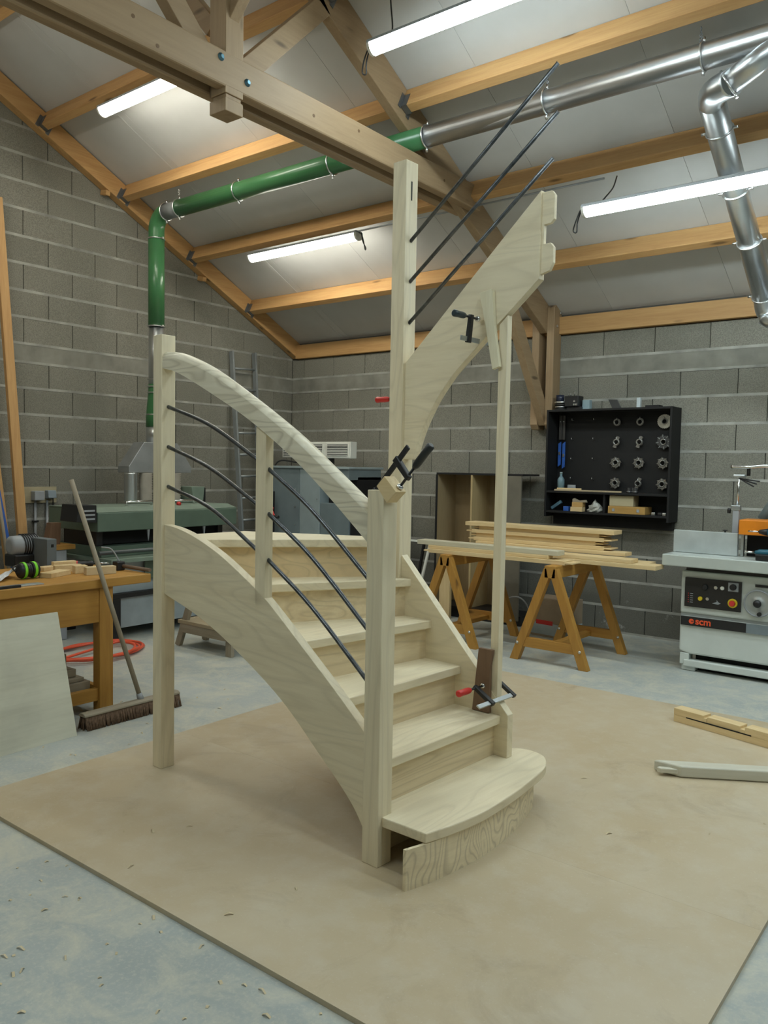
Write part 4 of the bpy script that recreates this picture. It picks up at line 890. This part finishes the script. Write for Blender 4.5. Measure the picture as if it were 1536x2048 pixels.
for k, (r, h) in enumerate(((.062, .016), (.058, .016), (.060, .016), (.064, .02))): MB().lathe((-3.60, Y0+.1, tz+.022*k), (0, 0, 1), [(0, r), (h, r)], 20).build('ring', M_BLACK if k % 2 == 0 else M_ZINC, ck)
MB().lathe((-3.61, Y0+.1, tz+.088), (0, 0, 1), [(0, .04), (.06, .04)], 18).build('drum', plain('drum_blue_black', (.02, .025, .05), .3), ck)
fb = thing('power_feed_box', 'black box with metal pins on the cabinet top', 'box', (-3.47, Y0+.12, tz))
B((-3.545, Y0+.06, tz+.03), (-3.40, Y0+.18, tz+.135)).build('body', M_BLACK, fb, .006)
B((-3.53, Y0+.08, tz), (-3.38, Y0+.16, tz+.03)).build('foot', M_BLACK, fb, .004)
for k, x in enumerate((-3.52, -3.50, -3.46)): MB().cyl((x, Y0+.1, tz+.135), (x, Y0+.1, tz+.165+.02*(k == 2)), .004, 6).build('pin', M_ZINC, fb)
for k in range(3): MB().lathe((-3.44+.02*(k % 2), Y0+.06, tz+.05+.03*(k//2)), (0, -1, 0), [(0, .012), (.008, .01)], 8).build('screw', M_ZINC, fb)
small('plastic_tub', (-3.385, Y0+.12, tz), (-3.31, Y0+.18, tz+.095), plain('pale_blue', (.28, .38, .42), .4), 'pale blue tub behind the black box on the cabinet top', 'tub')
tag(MB().prism([(-3.115, tz+.09), (-3.03, tz+.085), (-2.985, tz+.004), (-3.07, tz)], 'y', Y0+.10, Y0+.115).build('guard_plate', plain('guard_dark', (.05, .05, .05), .4), None, .002), 'tilted dark guard plate on the cabinet top', 'plate')
small('white_post', (-2.835, Y0+.09, tz), (-2.80, Y0+.125, tz+.095), plain('pale_blue_white', (.52, .58, .60), .4), 'white upright block on the cabinet top', 'block')
small('dark_slab', (-2.75, Y0+.08, tz), (-2.62, Y0+.18, tz+.022), M_BLACKM, 'flat dark slab on the right of the cabinet top', 'slab')

# ================================================================ SPINDLE MOULDER
sm = thing('spindle_moulder', 'off-white spindle moulder with black control panel at the right edge', 'machine', (-1.6, 6.8, 0))
SY = 6.47
B((-2.08, SY+.02, .46), (-1.05, 7.15, .795)).build('upper_body', M_SCM, sm, .012)
MB().prism([(-2.08, .44), (-1.05, .44), (-1.05, .135), (-2.0, .135), (-2.08, .155)], 'y', SY+.02, 7.15).build('lower_body', M_SCM, sm, .015)
B((-2.075, SY+.03, .435), (-1.05, 7.14, .465)).build('body_joint', plain('joint_grey', (.35, .38, .37), .5), sm)
B((-2.0, SY+.005, .385-.02), (-1.58, SY+.021, .435)).build('black_stripe', M_BLACK, sm)
B((-2.068, SY+.005, .365), (-2.0, SY+.021, .435)).build('black_stripe', M_BLACK, sm)
B((-1.58, SY+.005, .365), (-1.05, SY+.021, .435)).build('grey_stripe', plain('stripe_grey', (.20, .24, .26), .5), sm)
cpnl = B((-2.045, SY+.004, .515), (-1.625, SY+.022, .745)).build('control_panel', plain('panel_black', (.018, .016, .015), .5), sm, .002)
def dial(x, z, r, mt, name, h=.012): MB().lathe((x, SY+.004, z), (0, -1, 0), [(0, r), (h*.7, r), (h, r*.8)], 18).build(name, mt, cpnl)
M_YEL = plain('yellow', (.75, .55, .02), .4)
B((-1.72, SY-.001, .668), (-1.645, SY+.005, .735)).build('switch_plate', M_PVC, cpnl, .002)
dial(-1.682, .702, .024, M_BLACK, 'rotary_switch', .03); dial(-1.683, .578, .036, M_YEL, 'stop_base', .008); dial(-1.683, .578, .022, M_RED, 'stop_button', .035)
dial(-1.922, .588, .017, M_YEL, 'yellow_button', .02); dial(-1.868, .592, .014, M_CHROME, 'grey_button', .015); dial(-1.89, .68, .022, M_BLACK, 'selector_knob', .02)
dial(-1.81, .685, .015, M_CHROME, 'ring_button'); dial(-1.762, .686, .015, M_WHITE, 'white_button')
for k in range(5):
    MB().cyl((-2.015, SY+.004, .62-.017*k), (-2.015, SY+.001, .62-.017*k), .0035, 8).build('indicator', M_RED, cpnl)
    B((-2.002, SY+.002, .6175-.017*k), (-1.98, SY+.0042, .6225-.017*k)).build('marking', M_PVC, cpnl)
MB().prism([(-1.835, .56), (-1.80, .575), (-1.80, .59), (-1.79, .575), (-1.77, .565), (-1.79, .555)], 'y', SY+.002, SY+.0042).build('pictogram', M_PVC, cpnl)
whl = MB().lathe((-1.50, SY+.02, .60), (0, -1, 0), [(0, .095), (.012, .10), (.03, .10), (.034, .092), (.026, .08), (.026, .03), (.05, .03), (.056, .02)], 30).build('hand_wheel', plain('wheel_grey', (.45, .47, .45), .35, .3), sm)
MB().ring((-1.50, SY-.012, .60), (0, 1, 0), .097, .007, 36, 6).build('rim', M_PVC, whl)
MB().lathe((-1.50, SY-.036, .60), (0, -1, 0), [(0, .03), (.008, .026), (.02, .012)], 16).build('hub', M_BLACK, whl)
MB().lathe((-1.485, SY-.014, .522), (0, -1, 0), [(0, .016), (.02, .016)], 10).build('crank', M_BLACK, whl)
MB().prism([(-1.53, .72), (-1.44, .72), (-1.44, .738), (-1.53, .738)], 'y', SY+.012, SY+.021).build('counter', M_BLACK, sm)
tb = B((-2.20, SY-.10, .835), (-1.0, 7.2, .925)).build('table', M_SCMT, sm, .008)
B((-2.05, SY+.04, .795), (-1.05, 7.1, .835)).build('table_gap', M_BLACK, sm)
B((-2.07, SY+.02, .05), (-2.0, SY+.12, .14)).build('foot', M_SCM, sm, .004); B((-2.06, SY+.03, 0), (-1.95, SY+.16, .05)).build('foot_pad', M_SCM, sm, .01)
B((-2.04, SY+.01, .035), (-1.05, SY+.09, .09)).build('base_rail', M_SCM, sm, .008)
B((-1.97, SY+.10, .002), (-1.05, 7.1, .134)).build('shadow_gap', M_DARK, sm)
B((-1.15, SY+.03, 0), (-1.05, SY+.16, .05)).build('foot_pad', M_SCM, sm, .01)
B((-2.19, 6.60, .928), (-1.70, 6.64, 1.105)).build('fence', plain('fence_alu', (.50, .54, .54), .4, .3), sm, .003)
B((-1.685, 6.56, 1.10), (-1.2, 6.80, 1.215)).build('guard_hood', plain('orange_paint', (.72, .22, .01), .4), sm, .006)
B((-1.68, 6.62, .928), (-1.66, 6.66, 1.10)).build('guard_post', M_ALU, sm)
B((-1.655, 6.70, .928), (-1.25, 6.78, 1.10)).build('cutter_pocket', M_DARK, sm)
B((-1.76, 6.66, .928), (-1.715, 6.70, 1.31)).build('column', M_PVC, sm, .004)
MB().cyl((-1.735, 6.68, 1.31), (-1.725, 6.68, 1.56), .009, 10).build('rod', M_CHROME, sm)
B((-1.775, 6.655, 1.28), (-1.705, 6.70, 1.32)).build('bracket', M_ALU, sm, .006)
MB().lathe((-1.79, 6.67, 1.255), (0, 0, 1), [(0, .014), (.03, .014), (.04, .008)], 10).build('clamp_knob', M_BLACK, sm)
B((-1.77, 6.66, 1.535), (-1.68, 6.70, 1.56)).build('head', M_ALU, sm, .008)
for k in range(3): MB().cyl((-1.72, 6.66, 1.53), (-1.60+.02*k, 6.60, 1.50+.02*k-.03), .006, 6).build('feeler', M_BLACK, sm)
MB().tube(spline([(-1.79, 6.68, 1.62), (-1.65, 6.66, 1.618), (-1.55, 6.67, 1.628), (-1.4, 6.68, 1.62)], 6), .014, 8).build('upper_arm', M_CHROME, sm)
MB().cyl((-1.66, 6.68, 1.55), (-1.66, 6.68, 1.62), .014, 8).build('arm_joint', M_BLACK, sm)
MB().tube([(-1.60, 6.95, 1.20), (-1.36, 6.95, 1.62)], .05, 14).build('hose', plain('clear_hose', (.25, .32, .34), .3), sm)
MB().lathe((-1.80, 6.62, 1.105), (0, 0, 1), [(0, .006), (.012, .006), (.014, .02), (.02, .02)], 8).build('fence_knob', M_BLACK, sm)
# lettering and emblem
tcu = bpy.data.curves.new('scm', 'FONT'); tcu.body = 'scm'; tcu.size = .075; tcu.extrude = .001; tcu.offset = .0018
to = bpy.data.objects.new('tmp_text', tcu); COL.objects.link(to)
bpy.context.view_layer.update()
me = bpy.data.meshes.new_from_object(to.evaluated_get(bpy.context.evaluated_depsgraph_get())); bpy.data.objects.remove(to)
M_ORR = plain('orange_red_print', (.85, .10, .03), .5)
me.materials.append(M_ORR); lo = bpy.data.objects.new('lettering', me); COL.objects.link(lo); lo.parent = sm
lo.matrix_basis = WM[sm].inverted() @ Matrix.Translation((-1.955, SY+.0035, .381)) @ Matrix.Rotation(rad(90), 4, 'X')
MB().lathe((-1.985, SY+.005, .40), (0, -1, 0), [(0, .020), (.002, .020)], 18).build('emblem', M_ORR, sm)
MB().prism([(-1.985, .397), (-1.964, .402), (-1.985, .405)], 'y', SY+.0015, SY+.0028).build('emblem_notch', M_BLACK, sm)
# cordless drill on the table
dr = thing('cordless_drill', 'teal and black cordless drill on the spindle moulder table', 'drill', (-1.42, 6.50, .925))
M_TEAL = plain('teal', (.01, .10, .15), .4)
MB().lathe((-1.52, 6.50, 1.135), (1, 0, 0), [(-.035, .004), (-.005, .004), (.0, .012), (.03, .02), (.06, .026), (.065, .032), (.16, .036), (.19, .03)], 16).build('body', M_TEAL, dr)
MB().lathe((-1.52, 6.50, 1.135), (1, 0, 0), [(-.004, .012), (.0, .016), (.03, .022), (.058, .028)], 14).build('chuck', M_BLACK, dr)
MB().cyl((-1.60, 6.50, 1.135), (-1.52, 6.50, 1.135), .006, 8).build('bit', M_CHROME, dr)
MB().beam((-1.41, 6.50, 1.12), (-1.385, 6.50, .985), .036, .05, (1, 0, 0)).build('grip', M_TEAL, dr, .01)
B((-1.45, 6.46, .925), (-1.33, 6.54, .99)).build('battery', M_BLACK, dr, .008)
dr2 = thing('impact_driver', 'second teal and black driver lying beside the drill', 'drill', (-1.46, 6.44, .925))
B((-1.52, 6.40, .925), (-1.40, 6.455, .975)).build('battery', M_BLACK, dr2, .008)
MB().lathe((-1.5, 6.43, .985), (1, .2, 0), [(-.03, .012), (0, .024), (.1, .028), (.12, .02)], 14).build('body', M_TEAL, dr2)
MB().cyl((-1.60, 6.41, .985), (-1.53, 6.424, .985), .008, 8).build('nose', M_CHROME, dr2)

# ================================================================ LOOSE TIMBERS ON THE FIBREBOARD
a, b_ = fl(1347, 1442, MZ), fl(1536, 1497, MZ); d = (b_-a).normalized(); ang = math.atan2(d.y, d.x)
Mx = Matrix.Translation(a) @ Matrix.Rotation(ang, 4, 'Z'); FR[0] = Mx
nw = thing('mortised_post', 'pale square newel post with long mortise lying at the right edge', 'post', None, M=Mx)
B((0, 0, 0), (1.12, .085, .042)).build('post', pine('X'), nw, .002)
B((0, 0, .042), (.20, .085, .085)).build('post', pine('X'), nw, .002); B((.46, 0, .042), (1.12, .085, .085)).build('post', pine('X'), nw, .002)
B((.20, .0, .042), (.22, .085, .070)).build('shoulder', pine('X'), nw); B((.22, .004, .042), (.43, .085, .082)).build('cheek', pine('X'), nw, .003); B((.43, 0, .042), (.46, .085, .066)).build('shoulder', pine('X'), nw)
B((.085, -.001, .040), (.50, .002, .047)).build('mortise', M_DARK, nw)
B((.68, -.001, .036), (.70, .002, .05)).build('peg_hole', M_DARK, nw)
a, b_ = fl(1362, 1556, MZ), fl(1536, 1566, MZ); d = (b_-a).normalized(); ang = math.atan2(d.y, d.x)
Mx = Matrix.Translation(a) @ Matrix.Rotation(ang, 4, 'Z'); FR[0] = Mx
hr = thing('loose_handrail', 'pale shaped handrail piece with a tenon lying on the fibreboard', 'handrail', None, M=Mx)
MB().prism([(0, 0), (.98, 0), (.98, .075), (-.10, .085), (-.12, .08)], 'z', .002, .06).build('rail', wood('rail_white', (.68, .66, .56), (.56, .52, .40), 'X'), hr, .014, 3)
MB().prism([(-.02, .006), (-.10, .012), (-.115, .03), (-.10, .045), (.01, .03)], 'z', .015, .04).build('tenon', wood('rail_white', (0, 0, 0), (0, 0, 0)), hr, .004)
FR[0] = Matrix.Identity(4)
# wood shavings scattered on the concrete and board edge
m = MB(); 
for k in range(260):
    if k < 190: x, y, z = random.uniform(-3.9, -.2), random.uniform(.9, 1.68), .001
    elif k < 235: x, y, z = random.uniform(-4.6, -3.8), random.uniform(2.0, 4.6), .001
    else: x, y, z = random.uniform(-3.6, -.8), random.uniform(1.8, 4.5), MZ+.001
    l = random.uniform(.004, .018); a = random.uniform(0, 6.28); w_ = random.uniform(.002, .005); e = Vector((cos(a), sin(a), 0)); q = Vector((-sin(a), cos(a), 0)); c = Vector((x, y, z))
    m.add([c-e*l-q*w_, c-e*l+q*w_, c+q*w_+Vector((0, 0, l*.5)), c-q*w_+Vector((0, 0, l*.5)), c+e*l+q*w_, c+e*l-q*w_], [(0, 1, 2, 3), (3, 2, 4, 5)])
o = m.build('wood_shavings', plain('shaving', (.62, .52, .34), .8)); tag(o, 'scattered pale wood shavings on the concrete floor', 'shavings', kind='stuff')
